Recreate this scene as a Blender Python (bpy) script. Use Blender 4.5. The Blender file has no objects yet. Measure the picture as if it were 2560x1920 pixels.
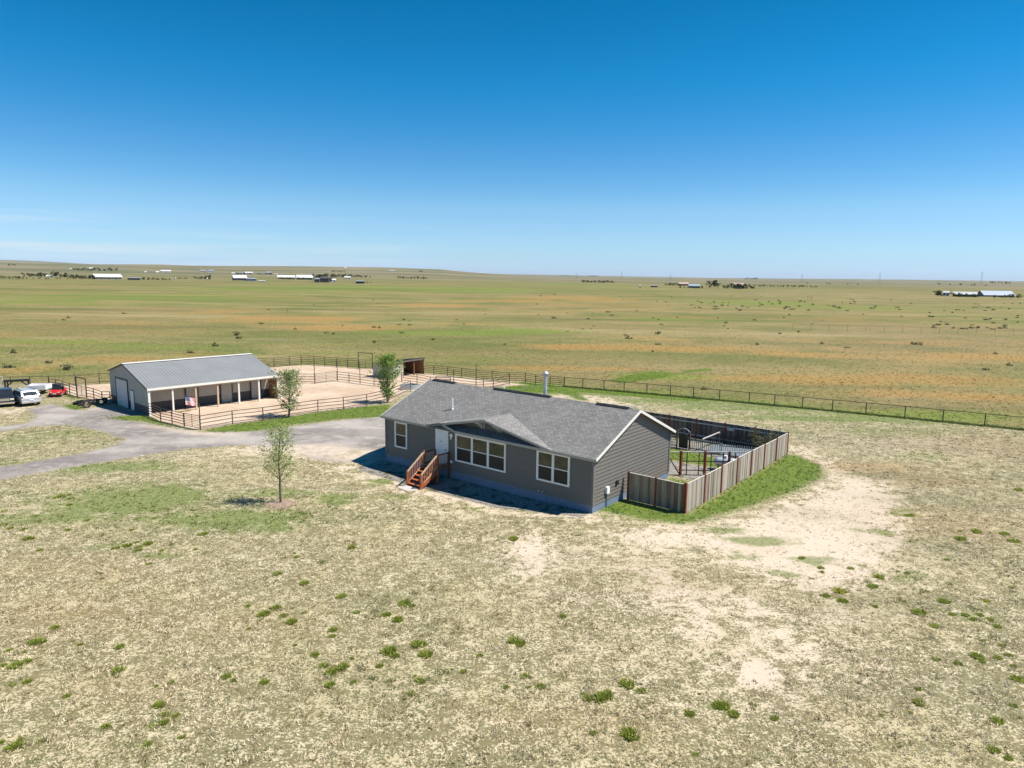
import bpy, math, random
import numpy as np
from mathutils import Matrix, Vector
S = bpy.context.scene
COL = S.collection
R = math.radians

# ------------------------------------------------------------------ camera
F, PIT, ROL, CH = 1736.8, 0.15417, 0.01254, 12.6
fwd = np.array([0, math.cos(PIT), -math.sin(PIT)]); up0 = np.array([0, math.sin(PIT), math.cos(PIT)]); r0 = np.array([1., 0, 0])
rgt = r0 * math.cos(ROL) + up0 * math.sin(ROL); upv = up0 * math.cos(ROL) - r0 * math.sin(ROL)
cam = bpy.data.objects.new('camera', bpy.data.cameras.new('camera')); COL.objects.link(cam)
m = Matrix.Identity(4)
for i, v in enumerate((rgt, upv, -fwd)):
    for j in range(3): m[j][i] = v[j]
m[2][3] = CH
cam.matrix_world = m
cam.data.sensor_width = 36; cam.data.lens = F / 2560 * 36
cam.data.clip_start = 0.5; cam.data.clip_end = 120000
S.camera = cam
# ------------------------------------------------------------------ sky, sun, exposure
SUN_EL, SUN_AZ = R(57), R(92)          # azimuth clockwise from +Y: the sun stands to the right
w = bpy.data.worlds.new("World"); S.world = w; w.use_nodes = True
nt = w.node_tree; nt.nodes.clear()
sky = nt.nodes.new('ShaderNodeTexSky'); sky.sky_type = 'NISHITA'; sky.sun_disc = False
sky.sun_elevation = SUN_EL; sky.sun_rotation = SUN_AZ; sky.altitude = 1900; sky.air_density = 1.0; sky.dust_density = 0.35; sky.ozone_density = 3.2
hs = nt.nodes.new('ShaderNodeHueSaturation'); hs.inputs['Saturation'].default_value = 1.42; hs.inputs['Hue'].default_value = 0.492; hs.inputs['Value'].default_value = 1.12
bg = nt.nodes.new('ShaderNodeBackground'); bg.inputs[1].default_value = 0.075
wo = nt.nodes.new('ShaderNodeOutputWorld')
wtc = nt.nodes.new('ShaderNodeTexCoord'); wsx = nt.nodes.new('ShaderNodeSeparateXYZ'); nt.links.new(wtc.outputs['Generated'], wsx.inputs[0])
wr = nt.nodes.new('ShaderNodeValToRGB'); nt.links.new(wsx.outputs[2], wr.inputs[0])      # clear dry-air tint by elevation
TINT = [(.005, .591, .758, 1.261), (.032, .739, .845, 1.059), (.095, 1.218, 1.047, 1.049), (.165, 1.132, 1.027, 1.052), (.259, .46, 1.05, 1.05), (.336, .33, .97, .96)]
while len(wr.color_ramp.elements) < len(TINT): wr.color_ramp.elements.new(.5)
for el, (p_, r_, g_, b_) in zip(wr.color_ramp.elements, TINT): el.position = p_; el.color = (r_ / 1.3, g_ / 1.3, b_ / 1.3, 1)
wm = nt.nodes.new('ShaderNodeMix'); wm.data_type = 'RGBA'; wm.blend_type = 'MULTIPLY'; wm.inputs[0].default_value = 1
hs.inputs['Value'].default_value *= 1.3
nt.links.new(sky.outputs[0], hs.inputs['Color']); nt.links.new(hs.outputs[0], wm.inputs[6]); nt.links.new(wr.outputs[0], wm.inputs[7])
wmap = nt.nodes.new('ShaderNodeMapping'); wmap.inputs['Scale'].default_value = (2.2, 2.2, 60); wmap.inputs['Rotation'].default_value = (.03, .04, 0); nt.links.new(wtc.outputs['Generated'], wmap.inputs[0])
wn_ = nt.nodes.new('ShaderNodeTexNoise'); wn_.inputs['Scale'].default_value = 1.3; wn_.inputs['Detail'].default_value = 6; nt.links.new(wmap.outputs[0], wn_.inputs['Vector'])
w1 = nt.nodes.new('ShaderNodeMapRange'); w1.interpolation_type = 'SMOOTHSTEP'; w1.inputs[1].default_value = .40; w1.inputs[2].default_value = .70; w1.inputs[4].default_value = .5; nt.links.new(wn_.outputs[0], w1.inputs[0])
w2 = nt.nodes.new('ShaderNodeMapRange'); w2.interpolation_type = 'SMOOTHSTEP'; w2.inputs[1].default_value = .085; w2.inputs[2].default_value = .045; nt.links.new(wsx.outputs[2], w2.inputs[0])
w3 = nt.nodes.new('ShaderNodeMath'); w3.operation = 'MULTIPLY'; w4 = nt.nodes.new('ShaderNodeMapRange'); w4.inputs[1].default_value = .05; w4.inputs[2].default_value = -.45; nt.links.new(wsx.outputs[0], w4.inputs[0]); w5 = nt.nodes.new('ShaderNodeMath'); w5.operation = 'MULTIPLY'; nt.links.new(w2.outputs[0], w5.inputs[0]); nt.links.new(w4.outputs[0], w5.inputs[1]); nt.links.new(w1.outputs[0], w3.inputs[0]); nt.links.new(w5.outputs[0], w3.inputs[1])
wc = nt.nodes.new('ShaderNodeMix'); wc.data_type = 'RGBA'; nt.links.new(w3.outputs[0], wc.inputs[0]); nt.links.new(wm.outputs[2], wc.inputs[6]); wc.inputs[7].default_value = (7.0, 7.6, 8.0, 1)   # faint high cirrus
nt.links.new(wc.outputs[2], bg.inputs[0]); nt.links.new(bg.outputs[0], wo.inputs[0])
sun = bpy.data.objects.new('sun', bpy.data.lights.new('sun', 'SUN')); COL.objects.link(sun)
sun.data.energy = 5.0; sun.data.angle = R(0.5); sun.data.color = (1, .94, .84)
sd = Vector((math.cos(SUN_EL) * math.sin(SUN_AZ), math.cos(SUN_EL) * math.cos(SUN_AZ), math.sin(SUN_EL)))
sun.rotation_euler = sd.to_track_quat('Z', 'Y').to_euler()
S.view_settings.view_transform = 'Standard'; S.view_settings.look = 'None'; S.view_settings.gamma = 1
S.view_settings.exposure = 0.62

# ------------------------------------------------------------------ terrain height
O = np.array([-8.5583, 46.4391]); TH = -.6808; cH, sH = math.cos(TH), math.sin(TH)
RT = np.array([-1.2, -.72, -.60, -.50, -.45, -.33, -.19, -.10, -.087, -.046, .01, .07, 1.2])
RE = np.array([13, 14, 13.5, 16, 14, 16.5, 17.5, 14, 11.5, 6.5, 2.5, 0, 0])
FT = np.array([-1.2, -.74, -.66, -.60, -.55, .3, .5, .74, 1.2]); FE = np.array([22, 20.5, 18.5, 14, 10, 1.5, 3, 2.5, 2.5])
def hgt(x, y):
    x = np.asarray(x, float); y = np.asarray(y, float)
    dx, dy = x - O[0], y - O[1]; a = cH * dx + sH * dy; b = -sH * dx + cH * dy
    z = -.28 * np.clip(np.minimum((-b + .25) / 1.2, (b + 8.5) / 5), 0, 1) * np.clip(np.minimum((a + 4) / 4, (15.5 - a) / 4), 0, 1)
    t = x / np.maximum(y, 1.); r = np.hypot(x, y)
    ok = (y > 500)
    e = np.interp(t, RT, RE); u = np.clip((r - 1100) / 4900, 0, 1)
    H1 = np.clip(12.6 * np.clip(e / 5, 0, 1) + e * 6000 / F, 0, None)
    z = z + ok * H1 * u ** 1.35 * np.clip(1 - (r - 6000) / 5000, 0, 1)
    e2 = np.interp(t, FT, FE)
    z = z + ok * (12.6 + e2 * 20000 / F) * np.clip((r - 11500) / 8500, 0, 1) ** 1.3 * np.clip(1 - (r - 20000) / 15000, 0, 1)
    return z
def G(px, py, zz=None):
    """point of the terrain under a full-size photo pixel"""
    d = fwd + rgt * (px - 1280) / F - upv * (py - 960) / F
    if zz is not None:
        t = (zz - CH) / d[2]; return np.array([0, 0, CH]) + d * t
    t = 12.0
    while t < 30000:
        p = np.array([0, 0, CH]) + d * t
        h = float(hgt(p[0], p[1]))
        if p[2] <= h: break
        t += max(.002 * t, (p[2] - h) * .5)
    return np.array([p[0], p[1], h])
def G2(px, py): return tuple(G(px, py)[:2])
Z = {1: (940, 900, 3.95), 2: (1300, 960, 2.9105), 3: (1640, 1020, 6.144), 4: (220, 860, 4.424), 5: (0, 920, 7.373), 6: (620, 860, 4.424), 7: (1040, 900, 2.911), 8: (1700, 920, 2.572), 0: (0, 0, .8641)}
def q(k, a, b):
    ox, oy, s = Z[k]; return tuple(G(ox + a / s, oy + b / s)[:2])
def hw(a, b):      # house frame -> world
    return (O[0] + a * cH - b * sH, O[1] + a * sH + b * cH)

# ------------------------------------------------------------------ helpers
class MB:
    def __init__(s): s.v = []; s.f = []; s.m = []
    def face(s, pts, mi=0):
        k = len(s.v); s.v += [tuple(p) for p in pts]; s.f.append(tuple(range(k, k + len(pts)))); s.m.append(mi); return s
    def add(s, vs, fs, mi=0):
        k = len(s.v); s.v += [tuple(p) for p in vs]; s.f += [tuple(i + k for i in f) for f in fs]; s.m += [mi] * len(fs); return s
    def box(s, x0, x1, y0, y1, z0, z1, mi=0):
        return s.add([(x0, y0, z0), (x1, y0, z0), (x1, y1, z0), (x0, y1, z0), (x0, y0, z1), (x1, y0, z1), (x1, y1, z1), (x0, y1, z1)],
              [(0, 3, 2, 1), (4, 5, 6, 7), (0, 1, 5, 4), (1, 2, 6, 5), (2, 3, 7, 6), (3, 0, 4, 7)], mi)
    def bar(s, p, q_, w_, h_, mi=0):
        p = Vector(p); q_ = Vector(q_); d = (q_ - p).normalized()
        u = Vector((0, 0, 1)).cross(d)
        u = Vector((1, 0, 0)) if u.length < 1e-4 else u.normalized()
        v = d.cross(u); vs = []
        for c in (p, q_):
            for a, b in ((-1, -1), (1, -1), (1, 1), (-1, 1)): vs.append(c + u * a * w_ / 2 + v * b * h_ / 2)
        return s.add(vs, [(0, 3, 2, 1), (4, 5, 6, 7), (0, 1, 5, 4), (1, 2, 6, 5), (2, 3, 7, 6), (3, 0, 4, 7)], mi)
    def tube(s, p, q_, ra, rb=None, n=8, mi=0):
        rb = ra if rb is None else rb
        p = Vector(p); q_ = Vector(q_); d = (q_ - p).normalized()
        u = d.orthogonal().normalized(); v = d.cross(u); vs = []
        for c, r in ((p, ra), (q_, rb)):
            for i in range(n):
                a = 2 * math.pi * i / n; vs.append(c + (u * math.cos(a) + v * math.sin(a)) * r)
        fs = [(i, (i + 1) % n, n + (i + 1) % n, n + i) for i in range(n)] + [tuple(range(n))[::-1], tuple(range(n, 2 * n))]
        return s.add(vs, fs, mi)
    def prism(s, pts, vec, mi=0):   # planar polygon swept by vec
        n = len(pts); vs = [tuple(p) for p in pts] + [tuple(np.add(p, vec)) for p in pts]
        fs = [tuple(range(n))[::-1], tuple(range(n, 2 * n))] + [(i, (i + 1) % n, n + (i + 1) % n, n + i) for i in range(n)]
        return s.add(vs, fs, mi)
    def build(s, name, mat, parent=None, bevel=0):
        me = bpy.data.meshes.new(name); me.from_pydata([tuple(map(float, v)) for v in s.v], [], s.f)
        for mm in (mat if isinstance(mat, (list, tuple)) else [mat]): me.materials.append(mm)
        me.polygons.foreach_set('material_index', s.m); me.update()
        import bmesh
        b = bmesh.new(); b.from_mesh(me); bmesh.ops.recalc_face_normals(b, faces=b.faces); b.to_mesh(me); b.free()
        o = bpy.data.objects.new(name, me); COL.objects.link(o)
        if parent is not None: o.parent = parent
        if bevel:
            mo = o.modifiers.new('bevel', 'BEVEL'); mo.width = bevel; mo.segments = 2; mo.limit_method = 'ANGLE'
        return o
def tag(o, label, cat, group=None):
    o['label'] = label; o['category'] = cat
    if group: o['group'] = group
    return o
def thing(name, label, cat, loc=(0, 0, 0), rz=0, group=None):
    o = bpy.data.objects.new(name, None); COL.objects.link(o); o.empty_display_size = .2
    o.location = loc; o.rotation_euler = (0, 0, rz); return tag(o, label, cat, group)
def copy_tree(o, parent=None, loc=None, rz=None):
    c = o.copy(); COL.objects.link(c)
    if parent is not None: c.parent = parent
    if loc is not None: c.location = loc
    if rz is not None: c.rotation_euler = (0, 0, rz)
    for ch in list(o.children): copy_tree(ch, c)
    return c
# ------------------------------------------------------------------ materials
def N(nt_, t, **kw):
    n = nt_.nodes.new(t)
    for k, v in kw.items():
        if hasattr(n, k): setattr(n, k, v)
        else: n.inputs[k].default_value = v
    return n
def mat(name, col, rough=.7, var=.12, scale=3., metal=0, bump=0., bscale=30., stretch=(1, 1, 1), spec=.5, col2=None):
    m_ = bpy.data.materials.new(name); m_.use_nodes = True; t = m_.node_tree; b = t.nodes['Principled BSDF']
    b.inputs['Roughness'].default_value = rough; b.inputs['Metallic'].default_value = metal; b.inputs['Specular IOR Level'].default_value = spec
    tc = N(t, 'ShaderNodeTexCoord'); mp = N(t, 'ShaderNodeMapping'); mp.inputs['Scale'].default_value = stretch
    t.links.new(tc.outputs['Object'], mp.inputs[0])
    nz = N(t, 'ShaderNodeTexNoise', Scale=scale, Detail=6., Roughness=.65); t.links.new(mp.outputs[0], nz.inputs['Vector'])
    mx = N(t, 'ShaderNodeMix', data_type='RGBA')
    c2 = col2 if col2 else tuple(min(1, c * (1 + var * 1.5)) for c in col); c1 = col if col2 else tuple(c * (1 - var * 1.5) for c in col)
    mx.inputs[6].default_value = (*c1, 1); mx.inputs[7].default_value = (*c2, 1)
    cr = N(t, 'ShaderNodeMapRange'); cr.inputs[1].default_value = .3; cr.inputs[2].default_value = .7
    t.links.new(nz.outputs[0], cr.inputs[0]); t.links.new(cr.outputs[0], mx.inputs[0]); t.links.new(mx.outputs[2], b.inputs['Base Color'])
    if bump:
        n2 = N(t, 'ShaderNodeTexNoise', Scale=bscale, Detail=4.); t.links.new(mp.outputs[0], n2.inputs['Vector'])
        bp = N(t, 'ShaderNodeBump', Strength=bump, Distance=.02); t.links.new(n2.outputs[0], bp.inputs['Height']); t.links.new(bp.outputs[0], b.inputs['Normal'])
    return m_
def attr_mat(name, rough=.8, transl=.25):
    m_ = bpy.data.materials.new(name); m_.use_nodes = True; t = m_.node_tree; b = t.nodes['Principled BSDF']
    b.inputs['Roughness'].default_value = rough; b.inputs['Specular IOR Level'].default_value = .2
    at = N(t, 'ShaderNodeAttribute'); at.attribute_name = 'col'
    t.links.new(at.outputs['Color'], b.inputs['Base Color'])
    tr = N(t, 'ShaderNodeBsdfTranslucent'); t.links.new(at.outputs['Color'], tr.inputs[0])
    ms = N(t, 'ShaderNodeMixShader'); ms.inputs[0].default_value = transl
    t.links.new(b.outputs[0], ms.inputs[1]); t.links.new(tr.outputs[0], ms.inputs[2])
    t.links.new(ms.outputs[0], t.nodes['Material Output'].inputs[0]); return m_
M = {}
M['siding'] = mat('siding', (.145, .134, .118), .65, .05, 2, stretch=(.4, .4, 4))
M['corner'] = mat('corner_trim', (.16, .155, .15), .6, .05)
M['skirt'] = mat('skirting', (.15, .20, .28), .8, .1, 2)
M['white'] = mat('white_vinyl', (.80, .80, .78), .45, .03, 2)
M['fascia'] = mat('fascia_paint', (.36, .345, .32), .6, .05)
M['rake'] = mat('rake_paint', (.70, .68, .64), .5, .04)
M['glass'] = mat('window_glass', (.028, .035, .026), .06, .5, .8, spec=.7)
M['screen'] = mat('insect_screen', (.022, .022, .022), .5, .2, 3, spec=.3)
M['door'] = mat('door_paint', (.74, .75, .78), .45, .03)
M['cedar'] = mat('stained_cedar', (.34, .095, .035), .6, .25, 4, stretch=(3, 3, .6))
M['cedar_dk'] = mat('dark_stained_rail', (.13, .055, .03), .6, .25, 4)
M['rail_top'] = mat('worn_handrail', (.52, .36, .23), .6, .2, 6)
M['black'] = mat('black_metal', (.025, .025, .027), .45, .2)
M['galv'] = mat('galvanised_steel', (.52, .55, .58), .42, .12, 3, metal=.55)
M['pvc'] = mat('white_pipe', (.82, .82, .80), .4, .03)
M['concrete'] = mat('concrete', (.46, .43, .40), .9, .12, 3, bump=.2)
M['dark'] = mat('dark_interior', (.02, .02, .02), .9, .1)
M['metal_roof'] = mat('grey_metal_roofing', (.215, .222, .23), .5, .06, .6, metal=0)
M['trim_w'] = mat('cream_trim', (.75, .72, .66), .5, .04)
M['barn'] = mat('barn_steel', (.45, .415, .37), .55, .05, 1)
M['barn_lo'] = mat('charcoal_wainscot', (.05, .053, .058), .55, .1, 1)
M['barn_door'] = mat('overhead_door', (.55, .55, .54), .5, .04)
M['wood_in'] = mat('raw_boards', (.30, .15, .07), .8, .3, 3, stretch=(1, 1, 8))
M['post_wood'] = mat('treated_post', (.55, .42, .28), .7, .15, 5)
M['pipe'] = mat('rusted_pipe', (.07, .05, .042), .75, .35, 6)
M['wire'] = mat('fence_wire', (.16, .15, .14), .6, .2)
M['red_post'] = mat('red_stained_post', (.20, .045, .02), .65, .35, 5, stretch=(2, 2, .5))
M['bark'] = mat('young_bark', (.15, .12, .09), .85, .3, 9)
M['tyre'] = mat('tyre_rubber', (.02, .02, .02), .8, .2)
M['silver'] = mat('silver_paint', (.55, .56, .57), .28, .03, 1, metal=.4)
M['darkcar'] = mat('dark_paint', (.02, .024, .03), .22, .1, 1)
M['chrome'] = mat('chrome', (.7, .7, .7), .2, .05, metal=1)
M['red'] = mat('red_paint', (.60, .02, .025), .3, .06)
M['lamp_r'] = mat('red_lens', (.35, .01, .01), .2, .1)
M['lamp_w'] = mat('clear_lens', (.8, .78, .7), .15, .1)
M['carglass'] = mat('car_glass', (.02, .025, .03), .05, .2, spec=.8)
M['plate'] = mat('plate_white', (.75, .75, .75), .5, .05)
M['pale_wood'] = mat('weathered_rail', (.5, .47, .42), .8, .15, 5)

def shingle_mat(name, rot, dark=1.0):
    m_ = bpy.data.materials.new(name); m_.use_nodes = True; t = m_.node_tree; b = t.nodes['Principled BSDF']; b.inputs['Roughness'].default_value = .9; b.inputs['Specular IOR Level'].default_value = .25
    tc = N(t, 'ShaderNodeTexCoord'); mp = N(t, 'ShaderNodeMapping'); mp.inputs['Rotation'].default_value = (0, 0, rot); t.links.new(tc.outputs['Object'], mp.inputs[0])
    br = N(t, 'ShaderNodeTexBrick', Scale=1.); br.offset = .37; br.inputs['Brick Width'].default_value = .30; br.inputs['Row Height'].default_value = .155; br.inputs['Mortar Size'].default_value = .012; br.inputs['Mortar Smooth'].default_value = .3; br.inputs['Bias'].default_value = -.1
    br.inputs['Color1'].default_value = (.235 * dark, .228 * dark, .218 * dark, 1); br.inputs['Color2'].default_value = (.165 * dark, .16 * dark, .155 * dark, 1); br.inputs['Mortar'].default_value = (.10, .098, .095, 1)
    t.links.new(mp.outputs[0], br.inputs['Vector'])
    nz = N(t, 'ShaderNodeTexNoise', Scale=.55, Detail=5.); t.links.new(mp.outputs[0], nz.inputs['Vector'])
    n2 = N(t, 'ShaderNodeTexNoise', Scale=14., Detail=4., Roughness=.7); t.links.new(mp.outputs[0], n2.inputs['Vector'])
    r1 = N(t, 'ShaderNodeMapRange'); r1.inputs[1].default_value = .3; r1.inputs[2].default_value = .7; r1.inputs[3].default_value = .93; r1.inputs[4].default_value = 1.07; t.links.new(nz.outputs[0], r1.inputs[0])
    r2 = N(t, 'ShaderNodeMapRange'); r2.inputs[1].default_value = .3; r2.inputs[2].default_value = .7; r2.inputs[3].default_value = .74; r2.inputs[4].default_value = 1.26; t.links.new(n2.outputs[0], r2.inputs[0])
    mu = N(t, 'ShaderNodeMath', operation='MULTIPLY'); t.links.new(r1.outputs[0], mu.inputs[0]); t.links.new(r2.outputs[0], mu.inputs[1])
    vm = N(t, 'ShaderNodeVectorMath', operation='SCALE'); t.links.new(br.outputs[0], vm.inputs[0]); t.links.new(mu.outputs[0], vm.inputs['Scale'])
    t.links.new(vm.outputs[0], b.inputs['Base Color'])
    bp = N(t, 'ShaderNodeBump', Strength=.6, Distance=.02); t.links.new(br.outputs[1], bp.inputs['Height']); bp.invert = True; t.links.new(bp.outputs[0], b.inputs['Normal'])
    return m_
M['shingle'] = shingle_mat('asphalt_shingles', 0)
M['shingle_x'] = shingle_mat('asphalt_shingles_cross', R(90), 1.12)

def board_mat(name, c1, c2, width, axis):
    """weathered vertical boards: one tone per board"""
    m_ = bpy.data.materials.new(name); m_.use_nodes = True; t = m_.node_tree; b = t.nodes['Principled BSDF']; b.inputs['Roughness'].default_value = .85; b.inputs['Specular IOR Level'].default_value = .2
    tc = N(t, 'ShaderNodeTexCoord'); sx = N(t, 'ShaderNodeSeparateXYZ'); t.links.new(tc.outputs['Object'], sx.inputs[0])
    fl = N(t, 'ShaderNodeMath', operation='SNAP'); fl.inputs[1].default_value = width; t.links.new(sx.outputs[axis], fl.inputs[0])
    wn = N(t, 'ShaderNodeTexWhiteNoise', noise_dimensions='1D'); t.links.new(fl.outputs[0], wn.inputs['W'])
    mp = N(t, 'ShaderNodeMapping'); mp.inputs['Scale'].default_value = (14, 14, .8); t.links.new(tc.outputs['Object'], mp.inputs[0])
    nz = N(t, 'ShaderNodeTexNoise', Scale=1., Detail=5.); t.links.new(mp.outputs[0], nz.inputs['Vector'])
    ad = N(t, 'ShaderNodeMath', operation='MULTIPLY_ADD'); ad.inputs[1].default_value = .9; t.links.new(nz.outputs[0], ad.inputs[0]); 
    su = N(t, 'ShaderNodeMath', operation='MULTIPLY_ADD'); su.inputs[1].default_value = .7; su.inputs[2].default_value = -.35; t.links.new(wn.outputs[0], su.inputs[0]); t.links.new(su.outputs[0], ad.inputs[2])
    mx = N(t, 'ShaderNodeMix', data_type='RGBA'); mx.inputs[6].default_value = (*c1, 1); mx.inputs[7].default_value = (*c2, 1); mx.clamp_factor = True
    t.links.new(ad.outputs[0], mx.inputs[0]); t.links.new(mx.outputs[2], b.inputs['Base Color']); return m_
M['boards_shaded'] = board_mat('shaded_weathered_boards', (.06, .045, .038), (.24, .20, .175), .14, 0)  # darker copy of the fence boards, rear fence's shade painted into the tones
M['boards_half_shaded'] = board_mat('half_shaded_weathered_boards', (.12, .085, .06), (.50, .41, .33), .14, 0)  # browner copy, grazing shade on the front bays put into the tones
M['boards_x'] = board_mat('weathered_boards', (.14, .105, .08), (.55, .485, .415), .14, 0)

# ------------------------------------------------------------------ ground zones (world polygons)
def sdf(poly, X, Y):
    P = np.array(poly); n = len(P); d = np.full(X.shape, 1e9); ins = np.zeros(X.shape, bool)
    for i in range(n):
        x0, y0 = P[i]; x1, y1 = P[(i + 1) % n]; ex, ey = x1 - x0, y1 - y0; L2 = ex * ex + ey * ey + 1e-12
        t = np.clip(((X - x0) * ex + (Y - y0) * ey) / L2, 0, 1)
        d = np.minimum(d, np.hypot(X - x0 - t * ex, Y - y0 - t * ey))
        c = ((y0 > Y) != (y1 > Y)) & (X < (x1 - x0) * (Y - y0) / (y1 - y0 + 1e-12) + x0); ins ^= c
    return np.where(ins, -d, d)
z0p = lambda *p: [q(0, *k) for k in p]
ROAD = [z0p((-700, 1150), (-260, 1065), (0, 1010), (150, 985), (245, 965), (272, 950), (225, 933), (150, 918), (75, 921), (0, 932), (-120, 950), (-250, 940), (-260, 915), (-100, 918), (0, 922), (60, 915), (80, 900), (60, 884), (110, 872), (150, 885), (185, 888), (205, 880), (245, 878), (320, 896), (250, 900), (230, 903), (300, 913), (430, 935), (560, 932), (640, 921), (740, 908), (838, 900), (850, 950), (838, 985), (800, 994), (745, 1000), (680, 992), (640, 975), (600, 966), (520, 962), (400, 970), (200, 1001), (0, 1036), (-260, 1092), (-700, 1190))]
DIRT = [[q(4, 680, 795), q(4, 805, 850), q(4, 932, 880), q(4, 1065, 915), q(4, 1245, 950), q(4, 1600, 890), q(4, 1938, 850), q(6, 775, 755), q(6, 1057, 725), q(6, 1315, 685), q(6, 1560, 640), q(6, 1800, 520), q(7, 250, 185), (-2.1, 78.6), (1.9, 80.6), q(7, 560, 155), q(7, 437, 141), q(7, 230, 116), q(7, 60, 98), q(6, 1930, 335), q(6, 1380, 275), q(6, 1220, 270), q(6, 980, 250), q(6, 730, 235), q(6, 460, 240), q(6, 290, 258), q(5, 2010, 290), q(5, 1600, 320), q(5, 1400, 335), q(5, 1150, 330), q(5, 1100, 400), q(5, 1290, 480), q(5, 1420, 525), q(5, 1590, 555), q(5, 1890, 650), q(4, 255, 640)]]
LAWN = [[q(0, 330, 908), q(0, 430, 932), q(0, 560, 905), q(0, 660, 890), q(0, 760, 880), q(0, 845, 874), q(0, 850, 900), q(0, 740, 905), q(0, 640, 917), q(0, 560, 930), q(0, 480, 938), q(0, 400, 926)],
        [q(4, 60, 800), q(4, 300, 790), q(4, 640, 790), q(4, 800, 860), q(4, 1000, 930), q(4, 1180, 965), q(4, 1000, 950), q(4, 800, 905), q(4, 600, 850), q(4, 340, 850), q(4, 120, 835)],
        [(9.5, 36.1), (5.6, 39.2), (5.2, 37.9), (4.7, 36.5), (7.0, 35.1), (9.1, 34.5), (12.7, 37.0), (17.2, 40.5), (20.3, 43.6), (21.3, 46.4), (20.6, 49.1), (19.9, 49.1)],
        [q(7, 620, 208), q(7, 780, 165), q(7, 1090, 195), q(7, 1400, 222), q(7, 1700, 250), q(7, 2050, 283), q(7, 2100, 300), q(7, 1700, 280), q(7, 1350, 245), q(7, 1160, 235), q(7, 1270, 300), q(7, 1170, 290), q(7, 1060, 240), q(7, 850, 240)],
        [q(7, 1380, 150), q(7, 1650, 88), q(7, 1800, 85), q(7, 1880, 100), q(7, 1800, 130), q(7, 1500, 170)], [q(7, 1930, 75), q(7, 2150, 62), q(7, 2150, 78), q(7, 1950, 92)],
        [hw(12.3, 16.3), hw(15, 16.3), hw(18.2, 15.2), hw(18.4, 13.4), hw(16.1, 13.2), hw(12.3, 13.0)], [hw(16.9, 9.1), hw(18.4, 9.0), hw(18, 8.2), hw(17, 8.0)],
        [q(5, 1080, 430), q(5, 1290, 495), q(5, 1480, 570), q(5, 1400, 590), q(5, 1150, 500)], [q(5, 1150, 690), q(5, 1400, 650), q(5, 1570, 740), q(5, 1400, 800), q(5, 1250, 760)]]
BARE = [[(8.8, 32.2), (12.0, 35.0), (15.5, 37.6), (20.2, 41.6), (21.6, 44.5), (23.2, 43), (22.9, 41.0), (21.4, 37.3), (19.0, 32.4), (15.2, 28.2), (12.6, 27.0), (10.6, 29.3)],
        [(.2, 31.8), (1.2, 31.5), (1.6, 29.9), (1.4, 28.4), (.5, 28.6), (.1, 30.2)],
        [(5, 33), (9, 34.2), (10, 32.5), (7, 31)], [q(0, 1592, 1428), q(0, 1650, 1445), q(0, 1684, 1480), q(0, 1640, 1488), q(0, 1600, 1462)],
        [q(0, 1705, 965), q(0, 1760, 990), q(0, 1800, 1030), q(0, 1830, 1050), q(0, 1800, 1010), q(0, 1740, 965)],
        [q(0, 500, 975), q(0, 640, 985), q(0, 760, 1000), q(0, 830, 990), q(0, 830, 975), q(0, 700, 960), q(0, 560, 962)],
        [q(0, 300, 918), q(0, 420, 940), q(0, 520, 940), q(0, 400, 925)], [q(7, 1000, 262), q(7, 1150, 250), q(7, 1560, 330), q(7, 1400, 320)], [q(7, 1270, 250), q(7, 1560, 335), q(7, 1500, 340), q(7, 1290, 275)],
        [q(0, 1395, 1235), q(0, 1430, 1235), q(0, 1480, 1300), q(0, 1545, 1370), q(0, 1525, 1378), q(0, 1450, 1312)], [q(0, 1570, 1290), q(0, 1600, 1290), q(0, 1740, 1410), q(0, 1715, 1415)], [q(0, 1130, 1160), q(0, 1160, 1160), q(0, 1175, 1215), q(0, 1140, 1215)], [hw(-.9, .6), hw(-.8, -2.9), hw(5.6, -3.4), hw(5.6, -2.6), hw(-.2, -2.4)], [hw(7, -3.2), hw(16.6, -1.2), hw(17.4, -.2), hw(18.4, 2.6), hw(17.4, 2.6), hw(16.4, -.6), hw(7, -2.4)],
        [q(5, 0, 780), q(5, 300, 740), q(5, 450, 760), q(5, 300, 830), q(5, 0, 860)]]
GRAV0 = 0
GRAV = [[hw(-.6, 0), hw(-.6, -2.3), hw(4.2, -2.4), hw(6.8, -2.3), hw(12, -2.1), hw(16.6, -.9), hw(16.69, 0)], [hw(16.2, 9.6), hw(20.4, 9.6), hw(20.4, 13.0), hw(18.4, 13.2), hw(16.1, 12.9), hw(12, 12.7), hw(12, 9.2)], [hw(12, 16.5), hw(15.2, 16.5), hw(18.3, 15.5), hw(20.4, 13.2), hw(20.4, 20.2), hw(12, 20.2)]]
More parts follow.
